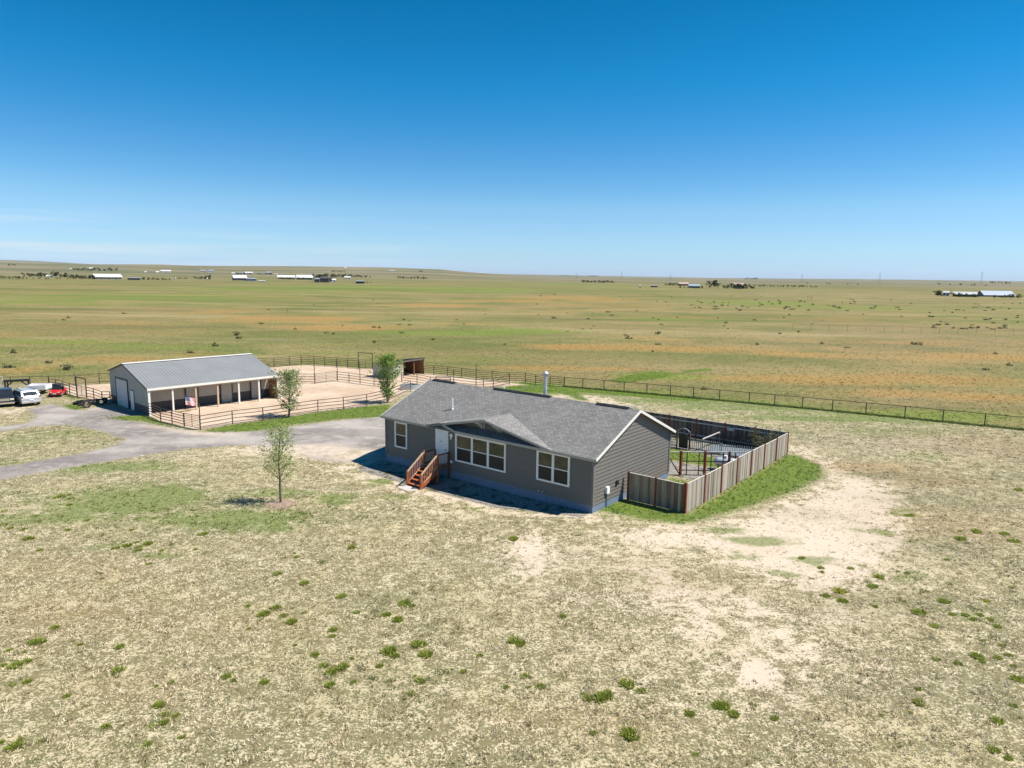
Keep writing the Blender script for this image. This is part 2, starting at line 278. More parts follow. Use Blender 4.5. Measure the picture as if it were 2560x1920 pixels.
# soft ellipses (photo centre, photo radii) -> world ellipses
def blob(px, py, rx, ry, k=1.0):
    c = G(px / Z[0][2], py / Z[0][2]); a = G(px / Z[0][2], (py + ry) / Z[0][2]); b = G(px / Z[0][2], (py - ry * .8) / Z[0][2]); dist = math.hypot(c[0], c[1])
    return (c[0], c[1], rx / Z[0][2] * dist / F, max(.5, abs(b[1] - a[1]) / 2), k)
def blobs(L, X, Y):
    o = np.zeros(X.shape)
    for (cx, cy, rx, ry, k) in L:
        o = np.maximum(o, k * np.exp(-((X - cx) / rx) ** 2 - ((Y - cy) / ry) ** 2))
    return o
ORANGE = [blob(*a) for a in [(1950, 765, 420, 34, .42), (1400, 745, 260, 30, .35), (1250, 670, 420, 22, .35), (300, 705, 260, 14, .4), (620, 690, 160, 13, 1), (750, 708, 150, 8, 1), (480, 672, 120, 8, .6), (950, 660, 160, 6, .8), (1100, 650, 130, 5, .9), (1250, 645, 150, 7, .9), (420, 765, 90, 8, .6), (250, 775, 110, 10, .8), (60, 800, 80, 12, .8), (40, 725, 70, 8, .6), (160, 740, 90, 6, .5),
        (1250, 750, 160, 9, 1), (1480, 755, 180, 10, .9), (1700, 765, 160, 10, .9), (1150, 795, 130, 7, .8), (1330, 797, 90, 5, .7), (1750, 820, 260, 13, .8), (2050, 820, 200, 16, .8), (1950, 740, 260, 10, .6), (2100, 770, 160, 14, .7), (1900, 850, 260, 12, .6), (2150, 860, 150, 14, .7), (1450, 735, 200, 7, .5), (1450, 690, 200, 7, .5), (1800, 690, 220, 7, .4), (1350, 660, 150, 6, .7), (550, 640, 160, 4, .4), (1000, 700, 100, 5, .5)]]
GREEN = [blob(*a) for a in [(600, 1065, 120, 12, .6), (150, 655, 250, 10, .5), (750, 760, 200, 8, .5), (1000, 775, 150, 8, .4), (700, 622, 260, 9, .9), (1000, 625, 200, 7, .9), (300, 640, 350, 12, .7), (60, 650, 160, 12, .6), (1250, 615, 200, 5, .6), (950, 720, 180, 7, .8), (1150, 715, 120, 7, .9), (480, 735, 90, 6, .6), (100, 738, 150, 7, .8), (300, 750, 200, 8, .5), (700, 745, 150, 5, .4), (1430, 690, 120, 4, .9), (1560, 692, 160, 4, .8), (1450, 812, 80, 8, .8), (1100, 840, 200, 8, .6), (1850, 665, 160, 8, .6), (1650, 655, 170, 8, .7), (1350, 730, 130, 5, .5),
        (60, 950, 130, 25, .4), (260, 1080, 200, 50, .75), (420, 1120, 160, 26, .7), (530, 1120, 170, 30, .75), (720, 1080, 60, 18, .8), (600, 1140, 60, 12, .7), (250, 1010, 200, 18, .6), (1030, 1100, 40, 10, .5), (1150, 1095, 70, 12, .7), (820, 1040, 40, 8, .8), (2000, 900, 300, 22, .8), (1700, 880, 200, 14, .7), (1950, 930, 250, 20, .35), (140, 1100, 300, 60, .3), (1500, 880, 120, 10, .6), (1700, 900, 160, 14, .4), (1850, 930, 120, 12, .3), (240, 1180, 60, 8, .4), (1960, 1110, 40, 10, .6), (1640, 1170, 90, 10, .9), (1760, 1212, 60, 9, .9), (1560, 1145, 60, 6, .7), (1600, 1200, 60, 5, .6), (1700, 1240, 40, 6, .6), (1330, 1100, 120, 9, .8), (1900, 1150, 60, 8, .6), (1960, 1250, 60, 8, .5), (2100, 1330, 60, 20, .4), (2000, 1240, 50, 8, .5), (1550, 1530, 30, 12, .6), (350, 1200, 60, 6, .6), (100, 1120, 160, 20, .7), (860, 1075, 60, 6, .6), (60, 1000, 200, 14, .4), (1430, 812, 130, 10, 1), (1300, 848, 180, 9, 1), (1520, 868, 200, 9, .9), (1800, 905, 260, 8, .8), (1150, 832, 80, 8, 1), (1990, 985, 60, 20, .5), (1330, 1120, 60, 8, .6), (1500, 1170, 40, 7, .4), (640, 960, 90, 6, .1), (140, 935, 130, 8, .5)]]
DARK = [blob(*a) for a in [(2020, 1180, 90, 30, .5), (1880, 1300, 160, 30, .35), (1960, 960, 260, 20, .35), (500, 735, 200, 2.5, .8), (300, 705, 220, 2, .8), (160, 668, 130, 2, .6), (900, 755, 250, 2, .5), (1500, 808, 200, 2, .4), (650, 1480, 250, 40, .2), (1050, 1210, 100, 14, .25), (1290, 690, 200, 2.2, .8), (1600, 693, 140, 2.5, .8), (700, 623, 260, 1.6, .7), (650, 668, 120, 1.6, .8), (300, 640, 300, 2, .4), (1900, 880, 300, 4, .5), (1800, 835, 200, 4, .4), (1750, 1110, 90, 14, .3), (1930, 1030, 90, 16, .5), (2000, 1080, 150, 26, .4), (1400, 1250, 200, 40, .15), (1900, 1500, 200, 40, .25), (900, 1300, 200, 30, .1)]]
REDD = [blob(*a) for a in [(2100, 960, 160, 30, .5), (2050, 1130, 160, 40, .5), (1500, 960 + 300, 200, 40, .2), (150, 1330, 200, 60, .4), (1250, 1560, 260, 40, .3), (1880, 1010, 120, 14, .9), (2000, 1040, 120, 12, .6), (1650, 1190, 50, 10, .4), (1800, 1540, 60, 12, .3), (300, 1480, 150, 40, .3), (180, 1230, 160, 30, .35), (450, 1350, 200, 30, .25)]]
TAN = [blob(*a) for a in [(1900, 740, 500, 60, 1), (1500, 790, 300, 20, .7), (2000, 860, 300, 24, .7), (1300, 665, 400, 14, .6), (1950, 640, 400, 12, .8), (300, 680, 260, 8, .5), (500, 780, 200, 10, .3)]]
PALE = [blob(*a) for a in [(1638, 1458, 34, 17, 3.5), (1150, 1185, 30, 20, 2), (1300, 1200, 300, 50, .6), (1700, 1180, 260, 70, .9), (1500, 1290, 260, 50, .7), (1650, 1400, 260, 80, .6), (1400, 1420, 300, 90, .35), (1020, 1110, 160, 20, .5), (1950, 960, 200, 26, .6), (1850, 1060, 120, 40, .6), (1250, 1290, 200, 40, .5), (400, 985, 160, 12, .4), (1800, 1330, 160, 40, .6), (1700, 1500, 260, 60, .4), (350, 1220, 130, 14, .35), (560, 1210, 100, 12, .35), (40, 1100, 100, 20, .3)]]
vnoise_rng = np.random.RandomState(5)
VG = vnoise_rng.rand(256, 256)
def vn(X, Y, s):
    x = X / s; y = Y / s; xi = np.floor(x).astype(int); yi = np.floor(y).astype(int); fx = x - xi; fy = y - yi
    fx = fx * fx * (3 - 2 * fx); fy = fy * fy * (3 - 2 * fy)
    g = lambda i, j: VG[(xi + i) % 256, (yi + j) % 256]
    return (g(0, 0) * (1 - fx) + g(1, 0) * fx) * (1 - fy) + (g(0, 1) * (1 - fx) + g(1, 1) * fx) * fy
def fbm(X, Y, s): return (vn(X, Y, s) * .5 + vn(X + 31, Y + 17, s / 2.1) * .3 + vn(X + 7, Y + 91, s / 4.3) * .2)
PER = [q(5, -200, 300), q(5, 900, 290), q(5, 2010, 290), q(6, 290, 255), q(6, 460, 240), q(6, 730, 235), q(6, 980, 250), q(7, 60, 98), q(7, 795, 162)] + [q(7, 1080, 195), q(8, 90, 197), q(8, 602, 240), q(8, 1210, 305), q(8, 1947, 372), q(8, 2600, 440)]
PASTURE = [(-400, 75)] + PER + [(120, 20), (120, -400), (-400, -400)]
def zones(X, Y):
    near = (Y > 0) & (Y < 190) & (np.abs(X) < 130)
    def msd(L):
        d = np.full(X.shape, 60.)
        if near.any():
            dd = np.full(int(near.sum()), 60.)
            for p in L: dd = np.minimum(dd, sdf(p, X[near], Y[near]))
            d[near] = dd
        return d
    a1 = np.stack([msd(ROAD), msd(DIRT), msd(LAWN)], -1)
    a2 = np.stack([msd(BARE), msd(GRAV), np.clip(sdf(PASTURE, X, Y) / 6, -1, 1)], -1)
    a3 = np.stack([blobs(ORANGE, X, Y), blobs(GREEN, X, Y), blobs(DARK, X, Y)], -1)
    return a1, a2, a3, blobs(REDD, X, Y), blobs(PALE, X, Y), blobs(TAN, X, Y)

def ground_material():
    m_ = bpy.data.materials.new('prairie_ground'); m_.use_nodes = True; t = m_.node_tree; L = t.links.new
    b = t.nodes['Principled BSDF']; b.inputs['Roughness'].default_value = .95; b.inputs['Specular IOR Level'].default_value = .1
    geo = N(t, 'ShaderNodeNewGeometry'); pos = geo.outputs['Position']
    def noise(scale, detail=6., stretch=(1, 1, 1), rough=.6, off=(0, 0, 0)):
        mp = N(t, 'ShaderNodeMapping'); mp.inputs['Scale'].default_value = stretch; mp.inputs['Location'].default_value = off; L(pos, mp.inputs[0])
        n = N(t, 'ShaderNodeTexNoise', Scale=scale, Detail=detail, Roughness=rough); L(mp.outputs[0], n.inputs['Vector']); return n.outputs[0]
    def ramp(x, a, c, lo=0., hi=1.):
        r = N(t, 'ShaderNodeMapRange'); r.interpolation_type = 'SMOOTHSTEP'; L(x, r.inputs[0])
        r.inputs[1].default_value = a; r.inputs[2].default_value = c; r.inputs[3].default_value = lo; r.inputs[4].default_value = hi; return r.outputs[0]
    def math_(op, a, c):
        n = N(t, 'ShaderNodeMath', operation=op)
        for i, v in enumerate((a, c)):
            if isinstance(v, (int, float)): n.inputs[i].default_value = v
            else: L(v, n.inputs[i])
        return n.outputs[0]
    def mix(f, a, c, mode='MIX'):
        n = N(t, 'ShaderNodeMix', data_type='RGBA', blend_type=mode)
        if isinstance(f, (int, float)): n.inputs[0].default_value = f
        else: L(f, n.inputs[0])
        for i, v in ((6, a), (7, c)):
            if isinstance(v, tuple): n.inputs[i].default_value = (*v, 1)
            else: L(v, n.inputs[i])
        return n.outputs[2]
    def attr(nm):
        a = N(t, 'ShaderNodeAttribute'); a.attribute_name = nm; s_ = N(t, 'ShaderNodeSeparateXYZ'); L(a.outputs['Vector'], s_.inputs[0]); return s_.outputs
    A1, A2, A3 = attr('zone_a'), attr('zone_b'), attr('zone_c')
    A4 = attr('zone_d')
    n_fine = noise(11., 5., rough=.75); n_mid = noise(1.3, 7., rough=.65); n_big = noise(.22, 6.); n_huge = noise(.016, 9., (.8, 1, 1), .68); n_str = noise(.045, 9., (.75, 1, 1), .72, (40, 9, 0)); n_kil = noise(.0022, 9., (.5, 1, 1), .6)
    # near yard grass floor
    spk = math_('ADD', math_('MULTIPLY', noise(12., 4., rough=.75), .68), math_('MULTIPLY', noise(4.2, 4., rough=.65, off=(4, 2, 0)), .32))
    barew = ramp(math_('ADD', A2[0], math_('MULTIPLY', math_('SUBTRACT', n_mid, .5), 6.0)), 1.2, -.9)
    bias = math_('ADD', math_('MULTIPLY', A4[1], .055), math_('MULTIPLY', barew, .072))
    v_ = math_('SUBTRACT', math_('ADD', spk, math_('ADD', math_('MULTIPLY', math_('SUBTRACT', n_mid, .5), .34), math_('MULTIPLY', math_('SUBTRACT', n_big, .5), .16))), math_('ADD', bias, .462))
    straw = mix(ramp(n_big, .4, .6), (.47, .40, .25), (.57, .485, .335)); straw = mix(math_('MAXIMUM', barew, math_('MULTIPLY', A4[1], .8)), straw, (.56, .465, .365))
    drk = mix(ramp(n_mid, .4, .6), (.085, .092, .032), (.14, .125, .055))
    near = mix(ramp(v_, -.03, .06, 0, .88), straw, drk)  # dark specks: olive plants, plus small clump shadows painted into the colour
    gsel = math_('MULTIPLY', ramp(math_('ADD', A3[1], math_('ADD', math_('MULTIPLY', math_('SUBTRACT', n_mid, .5), 1.2), math_('MULTIPLY', math_('SUBTRACT', n_big, .5), .9))), .18, .62), .9)
    near = mix(gsel, near, mix(ramp(spk, .46, .58), (.21, .24, .085), (.065, .095, .024)))
    near = mix(math_('MULTIPLY', A4[0], .45), near, (.34, .19, .10))
    # open prairie beyond the fence
    far = mix(ramp(n_str, .40, .58), (.105, .13, .032), (.235, .20, .082))
    far = mix(ramp(n_huge, .42, .62, 0, .7), far, (.235, .165, .08))
    far = mix(ramp(n_mid, .42, .66, 0, .5), far, (.30, .265, .13))
    far = mix(ramp(noise(.9, 7., (.8, 1, 1), .72), .50, .60, 0, .6), far, (.105, .115, .04))
    far = mix(math_('MULTIPLY', ramp(noise(.012, 9., (.35, 1, 1), .65, (5, 5, 0)), .47, .60, 0, .65), math_('SUBTRACT', 1.0, A4[2])), far, (.10, .12, .032)); far = mix(math_('MULTIPLY', A4[2], .55), far, mix(ramp(n_str, .4, .6), (.20, .16, .085), (.29, .215, .12))); far = mix(ramp(noise(.03, 9., (.3, 1, 1), .7, (15, 25, 0)), .53, .62, 0, .5), far, (.33, .27, .14))
    osel = ramp(math_('ADD', A3[0], math_('MULTIPLY', math_('SUBTRACT', n_str, .5), 2.0)), .15, .85)
    far = mix(math_('MULTIPLY', osel, .75), far, mix(ramp(n_mid, .35, .65), (.27, .15, .045), (.36, .245, .10)))
    gs2 = ramp(math_('ADD', A3[1], math_('MULTIPLY', math_('SUBTRACT', n_str, .5), -1.8)), .15, .8)
    far = mix(math_('MULTIPLY', gs2, .8), far, mix(ramp(n_mid, .35, .65), (.12, .165, .03), (.20, .235, .06)))
    far = mix(ramp(n_kil, .50, .62, 0, .35), far, (.14, .16, .06))
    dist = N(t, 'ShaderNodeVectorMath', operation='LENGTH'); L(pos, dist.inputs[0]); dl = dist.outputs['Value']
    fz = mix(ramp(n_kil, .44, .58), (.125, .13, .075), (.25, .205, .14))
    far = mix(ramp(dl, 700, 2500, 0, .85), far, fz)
    hs_ = N(t, 'ShaderNodeHueSaturation'); hs_.inputs['Saturation'].default_value = 1.03; hs_.inputs['Value'].default_value = .95; L(far, hs_.inputs['Color']); far = hs_.outputs[0]
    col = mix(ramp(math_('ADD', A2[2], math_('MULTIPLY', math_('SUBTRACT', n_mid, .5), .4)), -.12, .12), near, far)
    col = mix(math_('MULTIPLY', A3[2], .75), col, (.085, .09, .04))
    wob = math_('MULTIPLY', math_('SUBTRACT', n_mid, .5), 2.2); wob2 = math_('MULTIPLY', math_('SUBTRACT', n_fine, .5), .8)
    wb = math_('ADD', wob, wob2)
    # bare sandy soil
    soil = mix(ramp(n_mid, .35, .65), (.46, .365, .28), (.62, .52, .42))
    soil = mix(ramp(n_fine, .54, .64, 0, .6), soil, (.30, .26, .15)); soil = mix(ramp(noise(.55, 7., rough=.7, off=(9, 1, 0)), .54, .66, 0, .6), soil, (.25, .235, .10))
    bs = ramp(math_('ADD', A2[0], math_('MULTIPLY', wb, 4.2)), .9, -.7)
    col = mix(math_('MULTIPLY', bs, .12), col, soil)
    # lawn
    lawn = mix(ramp(n_mid, .3, .7), (.06, .115, .014), (.12, .17, .025))
    lawn = mix(ramp(n_fine, .45, .7, 0, .5), lawn, (.19, .22, .05))
    ls = ramp(math_('ADD', A1[2], math_('MULTIPLY', wb, .9)), .45, -.45)
    col = mix(math_('MULTIPLY', ls, .92), col, lawn)
    # gravel drive
    n_rd = noise(.16, 6., (1, 1, 1), .6, (7, 3, 0))
    road = mix(ramp(n_rd, .40, .60), (.20, .18, .17), (.38, .345, .315))
    road = mix(ramp(n_mid, .42, .66, 0, .5), road, (.46, .405, .36))
    road = mix(ramp(n_fine, .5, .62, 0, .5), road, (.17, .15, .14)); road = mix(ramp(noise(.25, 5., (.25, 1, 1), .6, (2, 8, 0)), .5, .6, 0, .5), road, (.19, .17, .165))
    rs = ramp(math_('ADD', A1[0], math_('MULTIPLY', wb, .7)), .35, -.35)
    col = mix(rs, col, road)
    col = mix(math_('MULTIPLY', rs, math_('MULTIPLY', ramp(math_('ADD', A2[0], wb), .8, -.8), .75)), col, soil)
    # corral dirt
    dirt = mix(ramp(n_big, .36, .64), (.46, .345, .25), (.55, .44, .335))
    dirt = mix(ramp(n_mid, .48, .66, 0, .6), dirt, (.40, .27, .19)); dirt = mix(ramp(n_fine, .54, .64, 0, .35), dirt, (.34, .23, .16))
    dirt = mix(ramp(noise(.5, 8., rough=.7, off=(3, 3, 3)), .58, .70, 0, .6), dirt, (.27, .19, .12))
    ds = ramp(math_('ADD', A1[1], math_('MULTIPLY', wb, .25)), .2, -.2)
    col = mix(ds, col, dirt)
    # gravel beds
    gr = mix(ramp(n_fine, .40, .60), (.13, .12, .11), (.36, .33, .29)); gr = mix(ramp(n_mid, .52, .60), gr, (.10, .10, .07))
    col = mix(ramp(math_('ADD', A2[1], math_('MULTIPLY', wb, .15)), .12, -.12), col, gr)
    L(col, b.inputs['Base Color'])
    hh = math_('ADD', math_('MULTIPLY', spk, .8), n_mid)
    bp = N(t, 'ShaderNodeBump', Strength=.45, Distance=.15); L(hh, bp.inputs['Height']); L(bp.outputs[0], b.inputs['Normal'])
    return m_
GM = ground_material()
def grid_mesh(name, xs, ys, dz=0., keep=None, sides=False):
    X, Y = np.meshgrid(xs, ys); nx, ny = len(xs), len(ys)
    ZZ = hgt(X, Y) + dz
    a1, a2, a3, rd, pl, tn = zones(X, Y)
    i = np.arange(nx * ny).reshape(ny, nx)
    f = np.stack([i[:-1, :-1], i[:-1, 1:], i[1:, 1:], i[1:, :-1]], -1).reshape(-1, 4)
    co = np.stack([X, Y, ZZ], -1).reshape(-1, 3); at = [a.reshape(-1, 3) for a in (a1, a2, a3)] + [np.stack([rd, pl, tn], -1).reshape(-1, 3)]
    if keep is not None:
        k = keep(a1, a2, X, Y).reshape(-1); fk = k[f].all(1); f = f[fk]
        used = np.unique(f); mp = -np.ones(len(co), int); mp[used] = np.arange(len(used)); f = mp[f]; co = co[used]; at = [a[used] for a in at]
    me = bpy.data.meshes.new(name); me.vertices.add(len(co)); me.vertices.foreach_set('co', co.ravel())
    me.loops.add(len(f) * 4); me.loops.foreach_set('vertex_index', f.ravel().astype(np.int32))
    me.polygons.add(len(f)); me.polygons.foreach_set('loop_start', np.arange(len(f), dtype=np.int32) * 4); me.polygons.foreach_set('loop_total', np.full(len(f), 4, np.int32))
    me.polygons.foreach_set('use_smooth', np.ones(len(f), bool))
    me.update(calc_edges=True)
    for nm, a in zip(('zone_a', 'zone_b', 'zone_c', 'zone_d'), at):
        A = me.attributes.new(nm, 'FLOAT_VECTOR', 'POINT'); A.data.foreach_set('vector', a.astype(np.float32).ravel())
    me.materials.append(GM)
    o = bpy.data.objects.new(name, me); COL.objects.link(o); o['kind'] = 'structure'; return o
def geo_(a, b, n): return np.geomspace(a, b, n)
gx = np.concatenate([np.arange(0, 66, .6), np.arange(66, 300, 3.), geo_(300, 45000, 70)]); gx = np.concatenate([-gx[:0:-1], gx])
gy = np.concatenate([-geo_(3000, 10, 16), np.arange(8, 105, .6), np.arange(105, 420, 2.5), geo_(420, 45000, 110)])
grid_mesh('ground', gx, gy)
grid_mesh('driveway', np.arange(-100, 0, .4), np.arange(20, 75, .4), .004, lambda a1, a2, X, Y: a1[..., 0] < .25)
grid_mesh('dirt_yard', np.arange(-60, 6, .4), np.arange(52, 102, .4), .008, lambda a1, a2, X, Y: (a1[..., 1] < 0) & (a1[..., 0] > .3))
grid_mesh('lawn', np.arange(-60, 60, .4), np.arange(33, 125, .4), .006, lambda a1, a2, X, Y: (a1[..., 2] < .1) & (a1[..., 0] > .3) & (a1[..., 1] > .3) & (a2[..., 1] > .3))
grid_mesh('gravel_bed', np.arange(-14, 16, .2), np.arange(34, 66, .2), .012, lambda a1, a2, X, Y: a2[..., 1] < -.02)

# ------------------------------------------------------------------ grass (real blades)
def blades(name, P, H_, W_, C, nb, lean, seed, label, stf=True):
    rs = np.random.RandomState(seed); n = len(P)
    P3 = np.repeat(P, nb, 0); Hh = np.repeat(H_, nb) * rs.uniform(.55, 1.15, n * nb); Ww = np.repeat(W_, nb)
    an = rs.rand(n * nb) * 2 * np.pi; sp = np.repeat(W_ * 2.2, nb) * rs.rand(n * nb)
    base = P3 + np.stack([np.cos(an) * sp, np.sin(an) * sp, np.zeros(n * nb)], -1)
    la = an + rs.normal(0, .7, n * nb); ll = Hh * lean * rs.uniform(.2, 1.3, n * nb)
    tip = base + np.stack([np.cos(la) * ll, np.sin(la) * ll, Hh], -1)
    wa = rs.rand(n * nb) * 2 * np.pi; wv = np.stack([np.cos(wa), np.sin(wa), np.zeros(n * nb)], -1) * Ww[:, None] / 2
    V = np.stack([base - wv, base + wv, tip], 1).reshape(-1, 3)
    me = bpy.data.meshes.new(name); k = n * nb
    me.vertices.add(3 * k); me.vertices.foreach_set('co', V.ravel().astype(np.float32))
    me.loops.add(3 * k); me.loops.foreach_set('vertex_index', np.arange(3 * k, dtype=np.int32))
    me.polygons.add(k); me.polygons.foreach_set('loop_start', np.arange(k, dtype=np.int32) * 3); me.polygons.foreach_set('loop_total', np.full(k, 3, np.int32))
    me.update(calc_edges=True)
    Cc = np.repeat(np.repeat(C, nb, 0) * rs.uniform(.82, 1.18, (k, 1)), 3, 0); Cc = np.concatenate([Cc, np.ones((3 * k, 1))], 1)
    A = me.attributes.new('col', 'FLOAT_COLOR', 'POINT'); A.data.foreach_set('color', Cc.astype(np.float32).ravel())
    me.materials.append(M['blade'])
    o = bpy.data.objects.new(name, me); COL.objects.link(o); o['kind'] = 'stuff'; o['label'] = label; o['category'] = 'grass'; return o
M['blade'] = attr_mat('grass_blade')
M['leaf'] = attr_mat('leaf', .6, .42)
rs = np.random.RandomState(11)
def scatter(n, y0, y1, pw):
    u = rs.rand(n); Y = (y0 ** pw + u * (y1 ** pw - y0 ** pw)) ** (1 / pw); X = (rs.rand(n) * 2 - 1) * (Y * .80 + 4); return X, Y
def in_house(X, Y):
    dx, dy = X - O[0], Y - O[1]; a = cH * dx + sH * dy; b = -sH * dx + cH * dy
    return (a > -.1) & (a < 16.8) & (b > -.1) & (b < 9)
def lerp(a, b, t): return np.array(a)[None] * (1 - t[:, None]) + np.array(b)[None] * t[:, None]
def make_dry(n, y0, y1, pw, hs_, ws_, nb, name, label, seed):
    X, Y = scatter(n, y0, y1, pw); a1, a2, a3, rd, pl, tn = zones(X, Y)
    nm = fbm(X, Y, 1.1); nb_ = fbm(X + 50, Y, 5.)
    keep = (a1[:, 0] > .1 + .8 * (nm - .3)) & (a1[:, 1] > .15) & (a1[:, 2] > .1) & (a2[:, 1] > .05) & ~in_house(X, Y) & (a2[:, 2] < 0)
    bare = np.clip(.5 - a2[:, 0] * .8 - (nm - .5) * 9, 0, 1)
    bare = np.maximum(bare * .9, np.clip(pl * .7 + (nm - .5) * 4.0 - .2, 0, .8))
    keep &= rs.rand(n) > bare * .88
    keep &= rs.rand(n) < np.clip(.5 + (fbm(X + 3, Y + 8, .55) - .5) * 4.0, .16, 1)
    X, Y, a3, rd, nm, nb_, bare = [v[keep] for v in (X, Y, a3, rd, nm, nb_, bare)]
    g = np.clip(a3[:, 1] * 1.5 + (nb_ - .52) * 2.0 + (fbm(X + 9, Y + 4, .9) - .5) * .8, 0, 1); g = np.clip(g + (rs.rand(len(X)) < .10) * .5, 0, 1)
    C = lerp((.70, .59, .40), (.84, .75, .56), rs.rand(len(X)))
    C = C * (1 - g[:, None]) + lerp((.20, .235, .075), (.36, .36, .16), rs.rand(len(X))) * g[:, None]
    C = C * (1 - rd[:, None] * .5) + np.array([.42, .26, .17])[None] * rd[:, None] * .5
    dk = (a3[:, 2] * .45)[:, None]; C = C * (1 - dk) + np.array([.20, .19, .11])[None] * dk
    sel = (rs.rand(len(X)) < .30)[:, None]; C = np.where(sel, C * np.array([[.42, .40, .32]]), C)
    Hh = hs_ * rs.uniform(.6, 1.3, len(X)) * (1 - .4 * bare); Ww = ws_ * rs.uniform(.7, 1.4, len(X))
    return blades(name, np.stack([X, Y, hgt(X, Y) - .005], -1), Hh, Ww, C, nb, 1.0, seed, label)
make_dry(62000, 14, 34, 1.2, .09, .028, 6, 'dry_grass', 'short straw coloured dry grass covering the ground nearest the camera', 1)
make_dry(62000, 34, 62, 1.4, .09, .038, 6, 'dry_grass', 'dry pale grass around the grey house and young tree', 2)
make_dry(40000, 62, 100, 1.4, .09, .05, 5, 'dry_grass', 'mixed dry and green grass along the pasture fence', 3)
def lawn_grass():
    X, Y = scatter(70000, 33, 90, 1.1); a1, a2, a3, rd, pl, tn = zones(X, Y)
    k = (a1[:, 2] < -.05 + .5 * (fbm(X, Y, 1.) - .5)) & ~in_house(X, Y); X, Y = X[k], Y[k]
    C = lerp((.06, .125, .014), (.20, .25, .045), np.clip(fbm(X, Y, 1.3) * 1.3 - .2 + rs.rand(len(X)) * .3, 0, 1))
    blades('lawn_grass', np.stack([X, Y, hgt(X, Y)], -1), rs.uniform(.05, .13, len(X)), np.full(len(X), .035), C, 5, .6, 8, 'bright green watered grass strips beside fences and drive')
lawn_grass()
def prairie_tufts():
    X, Y = scatter(60000, 60, 190, 1.1); a1, a2, a3, rd, pl, tn = zones(X, Y)
    k = (a2[:, 2] > .03) & (rs.rand(len(X)) < (.1 + fbm(X, Y, 6) * .9) * np.clip((190 - Y) / 110, 0, 1)); X, Y, a3 = X[k], Y[k], a3[k]
    g = np.clip(a3[:, 1] + (fbm(X + 9, Y, 14) - .45) * 1.5, 0, 1)[:, None]; o_ = np.clip(a3[:, 0], 0, 1)[:, None] * .7
    C = lerp((.30, .26, .12), (.46, .40, .22), rs.rand(len(X))); C = C * (1 - g) + np.array([.20, .24, .06]) * g; C = C * (1 - o_) + np.array([.42, .27, .10]) * o_
    blades('prairie_grass', np.stack([X, Y, hgt(X, Y)], -1), rs.uniform(.07, .17, len(X)), np.full(len(X), .07), C, 5, .9, 9, 'knee high prairie grass beyond the long pipe fence')
prairie_tufts()

# green weed clumps (countable)
def clump_mesh(seed, c1, c2, nbl=90, r=.28, h=.22):
    r_ = random.Random(seed); v = []; f = []; c = []
    for i in range(nbl):
        a = r_.random() * 6.283; d = r * math.sqrt(r_.random()) * .8; x, y = d * math.cos(a), d * math.sin(a); k = len(v)
        w_ = .02 + .02 * r_.random(); wa = r_.random() * 6.283; hh = h * (1.1 - .6 * d / r) * r_.uniform(.6, 1.1)
        v += [(x - w_ * math.cos(wa), y - w_ * math.sin(wa), -.01), (x + w_ * math.cos(wa), y + w_ * math.sin(wa), -.01), (x * 1.5 + r_.uniform(-.05, .05), y * 1.5 + r_.uniform(-.05, .05), hh)]
        f.append((k, k + 1, k + 2)); t = r_.random(); cc = [c1[j] * (1 - t) + c2[j] * t for j in range(3)]; c += [cc] * 3
    me = bpy.data.meshes.new('weed_clump'); me.from_pydata(v, [], f); A = me.attributes.new('col', 'FLOAT_COLOR', 'POINT'); A.data.foreach_set('color', np.array([x + [1] for x in c], np.float32).ravel()); me.materials.append(M['leaf']); return me
CM = [clump_mesh(i, (.17, .24, .03), (.44, .46, .09), 150) for i in range(4)] + [clump_mesh(20 + i, (.13, .16, .05), (.34, .33, .15), 60, .35, .16) for i in range(3)] + [clump_mesh(9, (.42, .40, .03), (.30, .34, .05))]
rr = random.Random(4)
wl = [(720, 1362), (1109, 1166), (912, 1475), (715, 1455), (740, 1445), (1168, 1545 - 60), (1018 + 280, 1510), (700, 1440), (380, 1548), (328, 1573), (490, 1462), (536, 1310), (597, 1315), (875, 1305), (738, 1290), (658, 1262), (695, 1215), (760, 1185), (250, 1185), (275, 1180), (300, 1182), (320, 1176), (350, 1190), (440, 1155), (62, 1165), (10, 1105), (5, 1135), (80, 1390), (20, 1405), (5, 1440), (60, 1430), (255, 1450), (30, 1615), (45, 1600), (570, 1330), (260, 1400), (1815, 1280), (1885, 1268), (1820, 1300), (1960, 1290 - 50), (1900, 1248), (2170, 1155), (2190, 1170), (2075, 1165), (2110, 1150), (2200, 1060), (1965, 1115), (2085, 1330), (2130, 1300), (2140, 1340), (2165, 1395), (2070, 1435), (2190, 1440), (2200, 1470), (2155, 1560), (1985, 1520), (1560, 1525), (1585, 1545), (1490, 1545), (1270, 1510), (1310, 1505), (1110, 1385), (1125, 1390), (1360, 1590), (1355, 1480), (820, 1440), (840, 1410), (835, 1330), (905, 1395), (920, 1415), (1985, 1325), (2040, 1300), (360, 1545), (345, 1525), (2180, 1640), (600, 1240), (640, 1205), (130, 1075), (150, 1092), (35, 1440), (905, 1470), (630, 1345), (860, 1340), (2110, 1420)]
nbig = len(wl)
for _ in range(200):
    a, b = rr.choice(wl[:nbig]); wl.append((a + rr.gauss(0, 60), min(1645, max(1070, b + rr.gauss(0, 34)))))
